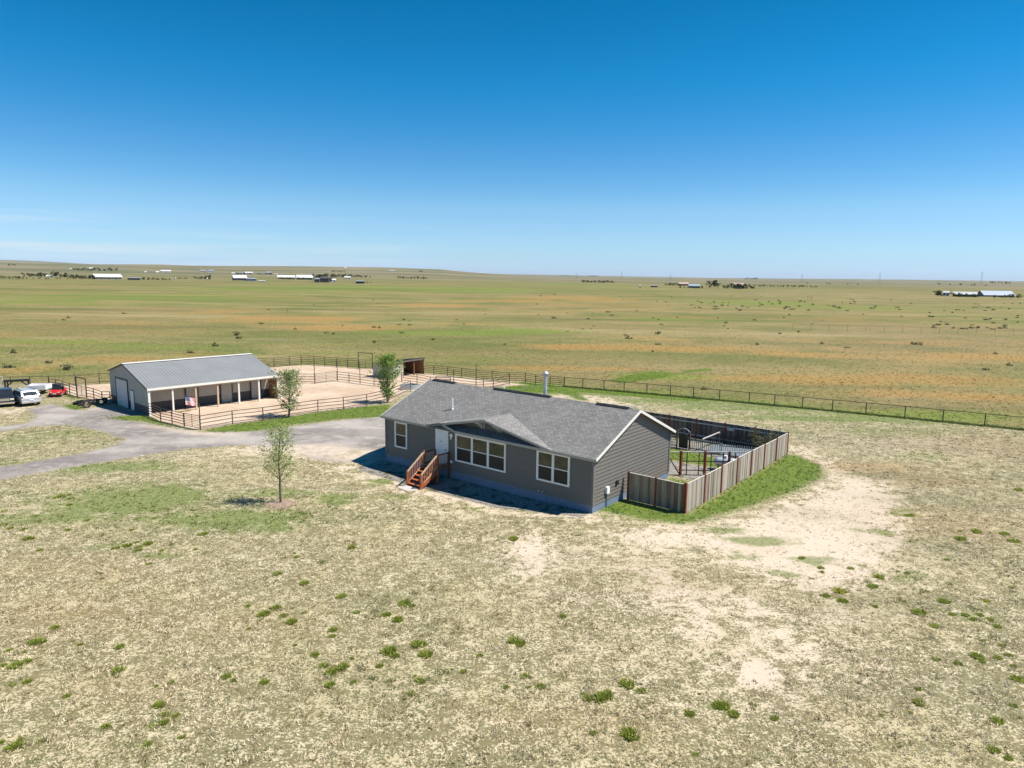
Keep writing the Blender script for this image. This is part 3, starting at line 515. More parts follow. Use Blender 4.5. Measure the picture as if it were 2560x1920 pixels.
for i, (a, b) in enumerate(wl):
    p = G(a / .8641, b / .8641); o = bpy.data.objects.new('weed_clump', CM[7 if i in (36, 48) else (i % 4 if i < nbig else i % 7)]); COL.objects.link(o); o.location = p
    s_ = rr.uniform(.38, .95) if i < nbig else rr.uniform(.2, .6); o.scale = (s_ * rr.uniform(.9, 1.3), s_, s_ * rr.uniform(.7, 1)); o.rotation_euler = (0, 0, rr.random() * 6)
    tag(o, 'small bright green weed clump growing in the dry foreground grass', 'weed', 'green weed clumps in the foreground')

# ------------------------------------------------------------------ house
L_, W_ = 16.68, 8.87; HE, HR, OV, OG = 3.10, 5.10, .22, .28; PK = (HR - HE) / (W_ / 2 + OV)
house = thing('house', 'long dark grey single-storey house with shingled gable roof and white framed windows', 'house', (O[0], O[1], 0), TH)
def roof_z(b): return HE + PK * (min(b, W_ - b) + OV)
# big front gable and entry gable profile, local x of apex, half width, apex height
BG = (9.1, 4.95, 4.15); SG = (5.46, 1.22, 3.44); FZ = .16
wall = MB()
wall.box(.02, L_ - .02, .02, W_ - .02, -.45, HE - .1)
wall.prism([(L_ - .02, .03, HE - .12), (L_ - .02, W_ - .03, HE - .12), (L_ - .02, W_ / 2, HR - .14)], (-L_ + .04, 0, 0))
z = .42
while z < HE - .1:
    z1_ = min(z + .21, HE - .1)
    wall.face([(0, -.038, z), (L_, -.038, z), (L_, -.004, z1_), (0, -.004, z1_)]); wall.face([(0, 0.02, z), (L_, .02, z), (L_, -.038, z), (0, -.038, z)])
    wall.face([(-.03, 0, z), (-.03, W_, z), (-.004, W_, z1_), (-.004, 0, z1_)])
    z = z1_
z = .42
while z < HR - .2:
    z1_ = z + .21
    def e(zz): return max(0., (zz - roof_z(0) + .10) / PK) if zz > roof_z(0) - .10 else 0.
    y0, y1 = e(z), e(z1_)
    if y1 < W_ / 2:
        wall.face([(L_ + .036, y0, z), (L_ + .036, W_ - y0, z), (L_ + .004, W_ - y1, z1_), (L_ + .004, y1, z1_)]); wall.face([(L_ - .02, y0, z), (L_ - .02, W_ - y0, z), (L_ + .036, W_ - y0, z), (L_ + .036, y0, z)])
    z = z1_
wall.build('wall', M['siding'], house)
MB().box(-.01, L_ + .01, -.012, W_ + .01, -.6, .418).build('foundation_skirt', M['skirt'], house)
cb = MB()
for x0, y0 in ((-.045, -.045), (L_ - .06, -.045), (-.045, W_ - .06), (L_ - .06, W_ - .06)): cb.box(x0 - .015, x0 + .12, y0 - .015, y0 + .12, .40, HE - .1)
cb.build('corner_trim', M['corner'], house)
def slab(mb, pts, th, mi=0): mb.prism([(p[0], p[1], p[2] - th) for p in pts], (0, 0, th), mi)
roof = MB(); t_ = .05
X0, X1 = -OG, L_ + OG
# front slope, rear slope
slab(roof, [(X0, -OV, HE), (X1, -OV, HE), (X1, W_ / 2, HR), (X0, W_ / 2, HR)], t_)
slab(roof, [(X0, W_ / 2, HR), (X1, W_ / 2, HR), (X1, W_ + OV, HE), (X0, W_ + OV, HE)], t_)
ro = roof.build('roof', M['shingle'], house)
bgm = MB(); sg = MB()
def yroof(z_): return (z_ - HE) / PK - OV     # where the front slope has this height
for (ax, hwid, az), mb_ in ((BG, bgm), (SG, sg)):
    for sgn in (-1, 1):
        ex = ax + sgn * hwid; ez = HE + .03; yb = yroof(az)
        fp = (ax, -OV - .05, az); fe = (ex, -OV - .05, ez); vb = (ax, yb + .10, az); 
        slab(mb_, [fp, fe, (ex, -OV + .12, ez), vb], .09)
bgm.build('front_gable_roof', M['shingle_x'], house); sg.build('entry_gable_roof', M['shingle_x'], house)
gf = MB()
ax, hwid, az = BG; sl = (az - HE) / hwid; yb = .42
gf.prism([(ax - hwid * .93, yb, HE + .02), (ax + hwid * .93, yb, HE + .02), (ax, yb, az - .07)], (0, .1, 0))
gf.prism([(SG[0] - SG[1] * .8, -.02, HE - .1), (SG[0] + SG[1] * .8, -.02, HE - .1), (SG[0], -.02, SG[2] - .09)], (0, .3, 0))
gf.build('gable_panel', M['siding'], house)
fa = MB()
def rake(mb_, A, B, h_=.13, w_=.03): mb_.bar(A, B, w_, h_)
yf = -OV - .065
fa.bar((X0, -OV - .018, HE - .085), (SG[0] - SG[1], -OV - .018, HE - .085), .03, .15); fa.bar((SG[0] + SG[1], -OV - .018, HE - .085), (X1, -OV - .018, HE - .085), .03, .15)
fa.bar((X0, W_ + OV + .018, HE - .085), (X1, W_ + OV + .018, HE - .085), .03, .15)
for (ax, hwid, az) in (BG, SG):
    for sgn in (-1, 1):
        fa.bar((ax, yf, az - .075), (ax + sgn * hwid, yf, HE - .045), .03, .125)
fa.build('fascia', M['fascia'], house)
for xx in (X0 - .018, X1 + .018):
    rk = MB(); rk.bar((xx, -OV, HE - .075), (xx, W_ / 2, HR - .075), .03, .15); rk.bar((xx, W_ / 2, HR - .075), (xx, W_ + OV, HE - .075), .03, .15); rk.build('rake_board', M['rake'], house)
sf = MB(); sf.box(X0 + .01, X1 - .01, -OV + .01, -.05, HE - .14, HE - .11); sf.box(X0 + .01, X1 - .01, W_ + .05, W_ + OV - .01, HE - .14, HE - .11)
for s2 in (0, 1):
    y0, y1 = (-OV, W_ / 2) if not s2 else (W_ + OV, W_ / 2)
    for xa, xb in ((X0 + .005, -.05), (L_ + .05, X1 - .005)):
        sf.add([(xa, y0, HE - .10), (xb, y0, HE - .10), (xb, y1, HR - .10), (xa, y1, HR - .10)], [(0, 1, 2, 3)])
sf.build('soffit', M['fascia'], house)
for a, b in ((0.1, 2.3), (5.9, 10.6), (14.0, 16.2)): MB().prism([(a, W_ / 2 - .16, HR - .03), (a, W_ / 2, HR + .075), (a, W_ / 2 + .16, HR - .03)], (b - a, 0, 0)).build('ridge_vent', M['black'], house)
for xa in (9.1 - .75, 9.1 + .62):
    br = MB(); zt = BG[2] - abs(xa + .08 - 9.1) * sl - .10
    for k in (0, .22):
        br.bar((xa + k, .4, zt - .10), (xa + k, -.16, zt - .10), .06, .07); br.bar((xa + k, .37, zt - .45), (xa + k, -.08, zt - .12), .05, .06); br.bar((xa + k, .385, zt - .06), (xa + k, .385, zt - .52), .06, .06)
    br.build('gable_bracket', M['rake'], house)
def window(a0, a1, z0, z1, n, parent=house):
    fr = MB(); o = -.085; tw = .10
    fr.box(a0, a0 + tw, o, -.02, z0, z1); fr.box(a1 - tw, a1, o, -.02, z0, z1); fr.box(a0 + tw, a1 - tw, o, -.02, z1 - tw, z1); fr.box(a0 + tw, a1 - tw, o, -.02, z0, z0 + tw)
    wd = (a1 - a0 - 2 * tw) / n; zm = (z0 + z1) / 2
    for i in range(1, n): fr.box(a0 + tw + wd * i - .055, a0 + tw + wd * i + .055, o + .004, -.02, z0 + tw, z1 - tw)
    for i in range(n):
        xa = a0 + tw + wd * i + (.055 if i else 0); xb = a0 + tw + wd * (i + 1) - (.055 if i < n - 1 else 0)
        fr.box(xa, xb, -.072, -.02, zm - .025, zm + .025)
        for x2 in (xa, xb - .03): fr.box(x2, x2 + .03, -.068, -.02, z0 + tw, zm - .025); fr.box(x2, x2 + .03, -.062, -.02, zm + .025, z1 - tw)
    f_ = fr.build('window', M['white'], parent)
    for i in range(n):
        xa = a0 + tw + wd * i + .04; xb = a0 + tw + wd * (i + 1) - .04
        MB().box(xa, xb, -.052, -.03, zm, z1 - tw).build('upper_pane', M['glass'], f_)
        MB().box(xa, xb, -.058, -.03, z0 + tw, zm).build('lower_pane', M['screen'], f_)
window(.93, 2.15, 1.1, 2.86, 1); window(6.57, 10.66, 1.12, 2.88, 3); window(12.93, 15.2, 1.18, 2.92, 2)
dr = MB(); dr.box(4.83, 5.95, -.075, -.02, .72, 2.92); dd = dr.build('door_frame', M['white'], house)
d2 = MB(); d2.box(4.92, 5.86, -.095, -.04, .76, 2.82)
for (xa, xb) in ((5.02, 5.34), (5.44, 5.76)):
    for (za, zb) in ((.9, 1.5), (1.62, 2.35), (2.45, 2.7)): d2.box(xa, xb, -.105, -.09, za, zb)
d2 = d2.build('door', M['door'], house); MB().tube((5.80, -.10, 1.7), (5.80, -.17, 1.7), .035).build('door_handle', M['black'], d2)
MB().box(5.33, 5.43, -.115, -.10, 2.16, 2.2).build('door_knocker', M['black'], d2)
lm = MB(); lm.box(6.14, 6.34, -.12, -.02, 2.60, 2.80); lm.tube((6.24, -.11, 2.6), (6.24, -.11, 2.46), .05); lm.build('wall_lamp', M['white'], house)
MB().box(6.14, 6.30, -.09, -.02, .92, 1.08).build('outlet_box', M['white'], house)
tp = MB(); tp.tube((13.1, -.01, .55), (13.1, -.10, .55), .03); tp.tube((13.4, -.01, .55), (13.4, -.10, .55), .03); tp.build('wall_tap', M['white'], house)
mt = MB(); mt.box(L_ + .02, L_ + .16, 1.24, 1.5, .82, 1.2); mt.build('meter_box', M['white'], house); MB().tube((L_ + .07, 1.37, -.1), (L_ + .07, 1.37, .82), .03).build('conduit', M['skirt'], house)
MB().box(L_ + .02, L_ + .12, 2.35, 2.55, 1.1, 1.32).build('outlet_box', M['black'], house)
vp = MB(); vp.tube((4.64, 1.68, 3.75), (4.64, 1.68, 4.62), .055, n=10); vp.tube((4.64, 1.68, 3.80), (4.64, 1.68, 3.98), .13, .07, n=10); vp.build('vent_pipe', M['pvc'], house)
fl = MB(); fl.tube((9.36, 5.5, 4.4), (9.36, 5.5, 6.25), .12, n=14); fl.tube((9.36, 5.5, 6.22), (9.36, 5.5, 6.34), .17, .21, n=14); fl.tube((9.36, 5.5, 6.38), (9.36, 5.5, 6.50), .22, .06, n=14)
fl.tube((9.36, 5.5, 6.3), (9.36, 5.5, 6.42), .09, n=8)
fl.tube((9.36, 5.5, 5.3), (9.36, 5.5, 5.36), .135, n=14); flo = fl.build('flue_pipe', M['galv'], house)
MB().tube((9.3, 5.5, 5.7), (7.6, 4.6, 5.12), .012, n=5).build('flue_brace', M['galv'], house)
an = MB()
for i in range(3): an.tube((16.5 - .12 * i, W_ / 2, HR), (16.5 - .12 * i, W_ / 2, HR + .16), .025, n=6)
an.build('vent_cap', M['pvc'], house)
an2 = MB(); an2.tube((6.3, W_ / 2 + .5, HR - .2), (6.3, W_ / 2 + .5, HR + .1), .05, n=8); an2.build('vent_cap', M['pvc'], house)

# porch steps (stained wood, own thing)
steps = thing('porch_steps', 'orange stained wooden entry steps with railings at the white front door', 'steps', (*hw(0, 0), 0), TH)
A0, A1_ = 4.82, 6.02; PB = -1.08; BB = -2.50; gz = -.30
fl_ = MB()
for i in range(7): fl_.box(A0, A1_, PB + i * .15, PB + i * .15 + .142, .69, .72)
fl_.build('landing', M['cedar'], steps)
ns = 5
tr = MB()
for i in range(ns):
    zt = .72 - (i + 1) * (.72 - gz) / (ns + 0.0) + 0.0
    y1 = PB - i * (PB - BB) / ns; y0 = y1 - (PB - BB) / ns - .03
    if i < ns - 0: tr.box(A0 + .06, A1_ - .06, y0, y1, zt + .16, zt + .20)
tr.build('tread', M['cedar'], steps)
rs_ = MB()
for i in range(ns):
    zt = .72 - (i + 1) * (.72 - gz) / ns; y1 = PB - i * (PB - BB) / ns
    rs_.box(A0 + .07, A1_ - .07, y1 - .022, y1 - .002, zt - .02, zt + .158)
rs_.build('riser', mat('riser_wood', (.30, .06, .02), .7, .2), steps)
for xx in (A0, A1_):
    st = MB(); st.prism([(xx - .03, PB, .72), (xx - .03, PB, .42), (xx - .03, BB - .1, gz - .05), (xx - .03, BB - .1, gz + .2)], (.06, 0, 0)); st.build('stringer', M['cedar'], steps)
    MB().box(xx - .05, xx + .05, PB - .05, PB + .05, -.4, 1.68).build('newel_post', M['cedar'], steps, .01)
    MB().box(xx - .05, xx + .05, BB - .05, BB + .05, -.4, .68).build('newel_post', M['cedar'], steps, .01)
    MB().box(xx - .05, xx + .05, -.14, -.04, -.4, 1.6).build('wall_post', M['cedar_dk'], steps)
    MB().bar((xx, PB, 1.60), (xx, BB, .60), .11, .05).build('handrail', M['rail_top'], steps)
    MB().bar((xx, PB, 1.56), (xx, -.08, 1.56), .11, .05).build('handrail', M['cedar_dk'], steps)
    MB().bar((xx, PB, .86), (xx, -.08, .86), .05, .08).build('lower_rail', M['cedar_dk'], steps)
    MB().bar((xx, PB, .86), (xx, BB, -.12), .05, .07).build('lower_rail', M['rail_top'], steps)
    bl = MB()
    for k in range(1, 8):
        y = PB + k * .125; bl.box(xx - .018, xx + .018, y - .018, y + .018, .88, 1.55)
    bl.build('landing_balusters', mat('grey_red_baluster', (.34, .24, .22), .6), steps)
    bl = MB()
    for k in range(1, 10):
        t = k / 10; y = PB + (BB - PB) * t; bl.box(xx - .018, xx + .018, y - .018, y + .018, .86 - .98 * t, 1.6 - t)
    bl.build('stair_balusters', mat('red_baluster', (.42, .20, .13), .6), steps)
MB().box(A0 - .1, A0 + .0, -.1, .0, -.4, .6)
sk = MB(); sk.box(A0 + .03, A1_ - .03, PB + .02, PB + .05, -.3, .66); sk.build('under_skirt', M['cedar_dk'], steps)
pad = MB(); pad.prism([(4.7, -3.25, -.29), (5.8, -3.35, -.29), (5.95, -2.62, -.29), (4.8, -2.6, -.29)], (0, 0, .06)); o = pad.build('step_slab', M['concrete']); o.location = (O[0], O[1], 0); o.rotation_euler = (0, 0, TH); tag(o, 'pale concrete slab on the ground at the foot of the porch steps', 'slab')

# ------------------------------------------------------------------ privacy fence round the back yard
def fence_run(name, label, p, q_, n, h, group=None, bm='boards_x'):
    p = Vector((*p, 0)); q_ = Vector((*q_, 0)); d = q_ - p; Ln = d.length; rz = math.atan2(d.y, d.x)
    t = thing(name, label, 'fence', p, rz, group); bay = Ln / n; r_ = random.Random(int(Ln * 100))
    for i in range(n):
        b = MB(); x = i * bay + .07; hh = h + r_.uniform(-.03, .03)
        while x < (i + 1) * bay - .07:
            x2 = min(x + .138, (i + 1) * bay - .05); b.box(x, x2 - .006, -.012 + r_.uniform(-.004, .004), .012, .02, hh + r_.uniform(-.008, .008)); x += .14
        b.build('board_panel', M[bm], t)
        for zz in (.3, h - .3): MB().box(i * bay + .05, (i + 1) * bay - .05, .016, .055, zz, zz + .09).build('rail', M['pale_wood'], t)
        MB().box(i * bay + .05, (i + 1) * bay - .05, -.03, .045, hh + .012, hh + .035).build('cap_rail', M['pale_wood'], t)
    for i in range(n + 1):
        MB().box(i * bay - .055, i * bay + .055, -.055, .055, -.05, h + .09).build('post', M['red_post'], t)
    return t
FH = 1.6
fence_run('privacy_fence', 'weathered board fence panels running out from the lit gable end of the house', hw(16.95, 3.36), hw(20.40, 3.36), 2, FH, None, 'boards_half_shaded')
fence_run('privacy_fence', 'long weathered board fence with seven sunlit bays beside the green grass strip', hw(20.47, 3.36), hw(20.47, 20.2), 7, FH)
fence_run('privacy_fence', 'shaded rear board fence seen from inside the back yard', hw(20.4, 20.28), hw(6.4, 20.28), 6, FH, None, 'boards_shaded')
# yard things
def inyard(name, label, cat, a, b, rz=0): return thing(name, label, cat, (*hw(a, b), 0), TH + rz)
t = inyard('trellis_fence', 'open post and rail divider with dark red posts inside the board fence', 'fence', 16.9, 9.0)
# runs from the house corner toward the long fence
for k, (a, b) in enumerate(((.1, 1.0), (1.3, 2.0), (2.5, 3.0))):
    MB().box(a - .07, a + .07, b - .07, b + .07, 0, 1.62).build('post', M['red_post'], t)
for zz in (.35, .95): 
    MB().bar((.1, 1.0, zz), (3.4, 3.7, zz), .05, .05).build('rail', M['cedar_dk'], t)
MB().bar((-.9, .2, 1.55), (3.4, 3.7, 1.58), .09, .05).build('top_rail', M['pale_wood'], t)
vv = MB()
for k in range(5): vv.bar((.4 + .6 * k, 1.25 + .5 * k, .02), (.4 + .6 * k, 1.25 + .5 * k, 1.55), .05, .05)
vv.build('picket', M['black'], t)
MB().bar((-.7, .7, 1.3), (.05, .95, .1), .06, .06).build('brace', M['cedar_dk'], t)
def pickets(label, p, q_, h, m1, gap=.16, ptop=.05):
    p = Vector((*p, 0)); q_ = Vector((*q_, 0)); d = q_ - p; Ln = d.length; t = thing('picket_fence', label, 'fence', p, math.atan2(d.y, d.x))
    b = MB(); x = .05
    while x < Ln: b.box(x, x + .045, -.012, .012, .04, h); x += gap
    b.build('pickets', m1, t); b = MB(); b.box(0, Ln, .014, .04, h - .18, h - .11); b.box(0, Ln, .014, .04, .12, .18); b.build('rail', M['black'], t); return t
M['grey_pick'] = mat('grey_picket', (.30, .31, .32), .6)
pickets('low dark picket fence behind the green back yard lawn', hw(11.2, 16.7), hw(13.5, 16.7), .95, M['grey_pick'])
pickets('grey picket fence between arched gate and blue grey pad', hw(14.5, 16.7), hw(17.0, 16.7), .95, M['grey_pick'])
pickets('grey picket fence along the front of the blue grey pad', hw(17.0, 16.3), hw(20.2, 17.2), .95, M['plate'])
pickets('dark picket fence behind the blue grey pad', hw(15.2, 19.9), hw(20.2, 19.9), .8, M['black'])
gt = inyard('arched_gate', 'dark arched garden gate between the picket fences', 'gate', 14.0, 16.7)
g_ = MB(); pts = [(-.36, 0, .05), (.36, 0, .05), (.36, 0, .85)] + [(.36 * math.cos(a), 0, .85 + .34 * math.sin(a)) for a in np.linspace(.2, 2.94, 9)] + [(-.36, 0, .85)]
g_.prism(pts, (0, .04, 0)); g_.build('gate_leaf', M['black'], gt)
for s2 in (-1, 1): MB().box(s2 * .5 - .05, s2 * .5 + .05, -.04, .06, 0, 1.35).build('post', M['cedar_dk'], gt)
ar = MB(); an_ = list(np.linspace(0, math.pi, 10))
for a, b in zip(an_[:-1], an_[1:]): ar.bar((.5 * math.cos(a), .01, 1.15 + .4 * math.sin(a)), (.5 * math.cos(b), .01, 1.15 + .4 * math.sin(b)), .06, .06)
ar.build('arch', M['grey_pick'], gt)
pd = MB(); pd.box(0, 3.6, 0, 3.3, .0, .10); pdo = pd.build('concrete_pad', mat('blue_grey_decking', (.15, .18, .21), .7, .15, 3)); pdo.location = (*hw(15.6, 16.75), 0); pdo.rotation_euler = (0, 0, TH); tag(pdo, 'blue grey raised deck pad inside the picket enclosure', 'deck')
rl = MB(); rl.bar((0, 0, .95), (0, 3.1, .95), .08, .05); rl.bar((0, 0, 0), (0, 0, .95), .07, .07); rl.bar((0, 3.1, 0), (0, 3.1, .95), .07, .07); o = rl.build('deck_handrail', M['pale_wood']); o.location = (*hw(15.45, 16.85), 0); o.rotation_euler = (0, 0, TH); tag(o, 'pale handrail at the left edge of the blue grey deck', 'handrail')
tk = inyard('propane_tank', 'pale grey horizontal gas tank inside the board fence', 'tank', 18.7, 13.2, R(20))
b = MB(); n = 14; prev = None
prof = [(-.75, .05), (-.72, .16), (-.62, .25), (-.5, .29), (.5, .29), (.62, .25), (.72, .16), (.75, .05)]
for (xa, ra), (xb, rb) in zip(prof[:-1], prof[1:]): b.tube((xa, 0, .55), (xb, 0, .55), ra, rb, 16)
b.build('shell', M['galv'], tk); MB().tube((0, 0, .82), (0, 0, .98), .14, .12, 12).build('valve_dome', M['plate'], tk)
for s2 in (-.45, .45): MB().box(s2 - .04, s2 + .04, -.2, .2, 0, .3).build('foot', M['black'], tk)
sg_ = MB(); sg_.box(-.25, .25, -.03, 0, -.12, .12); o = sg_.build('wall_plaque', M['pale_wood']); o.location = (*hw(16.2, 20.2), 1.25); o.rotation_euler = (0, 0, TH); tag(o, 'small pale plaque hanging on the shaded rear board fence', 'plaque')

# ------------------------------------------------------------------ leafy plants
def leafy(name, parent, pts, n, spread, size, c1, c2, seed):
    r_ = np.random.RandomState(seed); P = np.array(pts)[r_.randint(0, len(pts), n)] + r_.normal(0, spread, (n, 3))
    u = r_.normal(size=(n, 3)); u /= np.linalg.norm(u, axis=1)[:, None]; v = np.cross(u, r_.normal(size=(n, 3))); v /= np.linalg.norm(v, axis=1)[:, None]
    s_ = size * r_.uniform(.6, 1.3, (n, 1)); V = np.stack([P - u * s_, P + v * s_ * .6, P + u * s_, P - v * s_ * .6], 1).reshape(-1, 3)
    me = bpy.data.meshes.new(name); me.from_pydata(V.tolist(), [], [(4 * i, 4 * i + 1, 4 * i + 2, 4 * i + 3) for i in range(n)])
    t = r_.rand(n, 1); C = np.array(c1) * (1 - t) + np.array(c2) * t; C = np.repeat(np.concatenate([C, np.ones((n, 1))], 1), 4, 0)
    A = me.attributes.new('col', 'FLOAT_COLOR', 'POINT'); A.data.foreach_set('color', C.astype(np.float32).ravel()); me.materials.append(M['leaf'])
    if parent == 'mesh': return me
    o = bpy.data.objects.new(name, me); COL.objects.link(o)
    if parent is not None: o.parent = parent
    return o
def tree(label, loc, H_, r_t, crown, nleaf, lsize, c1, c2, seed, nl=26, base=.22):
    rn = random.Random(seed); t = thing('young_tree', label, 'tree', loc); tr_ = MB(); tips = []
    k = 9; pts = [Vector((0, 0, -.05))]
    for i in range(1, k + 1): pts.append(Vector((pts[-1].x + rn.uniform(-.02, .03) * H_ * .4, pts[-1].y + rn.uniform(-.02, .02) * H_ * .4, H_ * .95 * i / k)))
    for i in range(k): tr_.tube(pts[i], pts[i + 1], r_t * (1 - .85 * i / k), r_t * (1 - .85 * (i + 1) / k), 7)
    for i in range(nl):
        f = base + (1 - base) * ((i + .5) / nl) ** .9 * .97; a = i * 2.4 + rn.random(); jj = min(int(f * k), k - 1); p = pts[jj].lerp(pts[jj + 1], f * k - jj)
        ln = crown(f) * rn.uniform(.6, 1.25); up_ = rn.uniform(.5, 1.0)
        m1 = p + Vector((math.cos(a) * ln * .5, math.sin(a) * ln * .5, ln * .5 * up_)); e_ = p + Vector((math.cos(a) * ln, math.sin(a) * ln, ln * up_ * 1.15))
        r1 = r_t * (1 - .8 * f) * .45; tr_.tube(p, m1, r1, r1 * .6, 5); tr_.tube(m1, e_, r1 * .6, r1 * .25, 5)
        for s2 in np.linspace(.25, 1, 7): tips.append(p.lerp(e_, s2))
        for _ in range(3):
            s2 = rn.uniform(.3, .8); b0 = p.lerp(e_, s2); b1 = b0 + Vector((rn.uniform(-1, 1), rn.uniform(-1, 1), rn.uniform(.1, 1))) * ln * .32
            tr_.tube(b0, b1, r1 * .35, r1 * .15, 4); tips += [b0.lerp(b1, .6), b1]
    tr_.build('trunk', M['bark'], t); leafy('crown', t, [tuple(x) for x in tips], nleaf, H_ * .034, lsize, c1, c2, seed); return t
def oval(r, lo=.45): return lambda f: r * (math.sin(math.pi * min(1, max(0, (f - .08) / .98)) ** .8) * .75 + .22)
pt = q(0, 607, 1086)
tree('slender sparse young tree standing alone in the dry grass left of the house', (*pt, 0), 4.45, .075, oval(1.05), 2200, .05, (.17, .26, .06), (.50, .56, .20), 3, 28, .26)
pt = q(6, 455, 812)
tree('silvery green young tree on the grass strip between barn and drive', (*pt, 0), 4.15, .10, oval(1.5), 2700, .08, (.17, .23, .07), (.50, .55, .28), 5, 34, .10)
pt = q(6, 1545, 650)
tree('denser green young tree in front of the open shed and above the roof corner', (*pt, 0), 4.75, .11, oval(1.5), 3900, .08, (.11, .20, .035), (.34, .45, .11), 8, 38, .08)
# mulch ring of the lone tree
mr = MB(); c0 = G(702, 1262); mr.add([(c0[0] + .75 * math.cos(a) * (1 + .1 * math.sin(3 * a)), c0[1] + .75 * math.sin(a), c0[2] + .012) for a in np.linspace(0, 6.0, 18)] + [(c0[0], c0[1], c0[2] + .05)], [(i, (i + 1) % 18, 18) for i in range(18)])
o = mr.build('mulch_ring', mat('bark_mulch', (.28, .20, .15), .95, .35, 9, bump=.4)); o['kind'] = 'structure'
# climbing shrub at the far corner of the board fence
sh = thing('corner_shrub', 'straggly dry shrub in the far corner of the board fenced yard', 'shrub', (*hw(19.2, 19.3), 0)); st = MB(); rn = random.Random(2); tp_ = []
for i in range(14):
    a = rn.random() * 6.28; e_ = Vector((math.cos(a) * rn.uniform(.4, 1.3), math.sin(a) * rn.uniform(.3, .9), rn.uniform(1.0, 1.9))); st.tube((0, 0, 0), e_, .02, .008, 4); tp_ += [tuple(e_ * k) for k in (.5, .7, .85, 1)]
st.build('stem', M['bark'], sh); leafy('foliage', sh, tp_, 900, .16, .05, (.12, .13, .05), (.30, .28, .14), 4)

# ------------------------------------------------------------------ barn
BO = (-31.98, 60.19); BT = .836; BL, BW = 12.41, 9.42; bhe, bhr, bhb, brb = 2.44, 4.13, 3.14, 5.55
barn = thing('barn', 'long beige metal barn with grey ribbed roof and open porch side', 'barn', (*BO, 0), BT)
def bz(b): return bhe + (bhr - bhe) * b / brb if b < brb else bhr + (bhb - bhr) * (b - brb) / (BW - brb)
IW = 1.75
w_ = MB()
w_.prism([(0, 0, .76), (0, BW, .76), (0, BW, bhb - .07), (0, brb, bhr - .07), (0, 0, bhe - .07)], (.12, 0, 0))
w_.box(.12, BL, IW, IW + .12, .86, bz(IW) - .1); w_.box(.12, BL, BW - .12, BW, .76, bhb - .08)
w_.prism([(BL, IW + .12, .02), (BL, BW - .12, .02), (BL, BW - .12, bhb - .08), (BL, brb, bhr - .08), (BL, IW + .12, bz(IW) - .1)], (-.1, 0, 0))
x = .2
while x < BL - .1: w_.box(x, x + .03, IW - .018, IW + .002, .87, bz(IW) - .12); x += .30
y = .2
while y < BW - .1: w_.box(-.018, .002, y, y + .03, .78, bz(y) - .12); y += .30
w_.build('wall', M['barn'], barn)
w2 = MB(); w2.box(-.004, .116, 0, BW, -.1, .757); w2.box(.12, BL, IW - .004, IW + .116, -.05, .857); w2.box(.12, BL, BW - .116, BW + .004, -.05, .757); w2.build('wainscot', M['barn_lo'], barn)
r_ = MB()
slab(r_, [(-.12, -.12, bhe - .03), (BL + .12, -.12, bhe - .03), (BL + .12, brb, bhr), (-.12, brb, bhr)], .05)
slab(r_, [(-.12, brb, bhr), (BL + .12, brb, bhr), (BL + .12, BW + .15, bhb - .03), (-.12, BW + .15, bhb - .03)], .05)
x = -.1
while x < BL + .12:
    r_.bar((x, -.12, bhe - .03), (x, brb, bhr), .04, .035); r_.bar((x, brb, bhr), (x, BW + .15, bhb - .03), .04, .035); x += .3
r_.build('roof', M['metal_roof'], barn)
rc = MB(); rc.bar((-.13, brb - .14, bhr + .005), (BL + .13, brb - .14, bhr + .005), .30, .035); rc.bar((-.13, brb + .14, bhr + .002), (BL + .13, brb + .14, bhr + .002), .30, .035); rc.build('ridge_cap', M['trim_w'], barn)
MB().box(-.13, BL + .13, -.155, -.125, bhe - .20, bhe + .0).build('eave_trim', M['trim_w'], barn)
gt_ = MB()
for xx in (-.14,): gt_.bar((xx, -.12, bhe - .08), (xx, brb, bhr - .05), .03, .10); gt_.bar((xx, brb, bhr - .05), (xx, BW + .15, bhb - .08), .03, .10)
gt_.build('rake_trim', M['black'], barn)
MB().box(-.05, .13, -.06, .10, -.05, bhe - .1).build('corner_post', M['trim_w'], barn)
for i in range(1, 6):
    xx = 2.07 * i; MB().box(xx - .07, xx + .07, -.02, .12, -.05, bhe - .1).build('porch_post', M['post_wood'] if i in (2, 3) else M['trim_w'], barn)
MB().box(BL - .1, BL + .04, -.02, .12, -.05, bhe - .1).build('porch_post', M['trim_w'], barn)
MB().box(.1, BL, .0, .10, bhe - .32, bhe - .12).build('header_beam', M['post_wood'], barn)
for (a, b) in ((3.95, 5.0), (7.3, 8.35), (10.4, 11.35)):
    d_ = MB(); d_.box(a, b, IW - .10, IW - .03, .05, 2.25)
    x = a + .06
    while x < b - .05: d_.box(x, x + .025, IW - .115, IW - .095, .07, 2.23); x += .22
    d_ = d_.build('sliding_door', M['barn'], barn)
    MB().box(a - .10, a - .01, IW - .13, IW - .02, .0, 2.45).build('door_edge', M['barn_lo'], d_); MB().box(b + .01, b + .10, IW - .13, IW - .02, .0, 2.45).build('door_edge', M['barn_lo'], d_)
ew = MB(); ew.box(BL - .05, BL - .01, .12, IW, 0, 2.1); 
for k in range(5): ew.box(BL - .09, BL - .052, .12, IW, .1 + k * .42, .3 + k * .42)
ew.build('end_boards', M['wood_in'], barn)
od = MB(); od.box(-.05, -.005, 4.85, 7.65, .0, 2.55)
for k in range(5): od.box(-.062, -.045, 4.9, 7.6, .05 + k * .5, .52 + k * .5)
od.build('overhead_door', M['barn_door'], barn)
tb = MB(); tb.box(-.075, -.005, 7.66, 7.82, 0, 2.68); tb.box(-.075, -.005, 4.70, 4.84, 0, 2.68); tb.box(-.075, -.005, 4.84, 7.66, 2.56, 2.68); tb.build('door_trim', M['black'], barn)
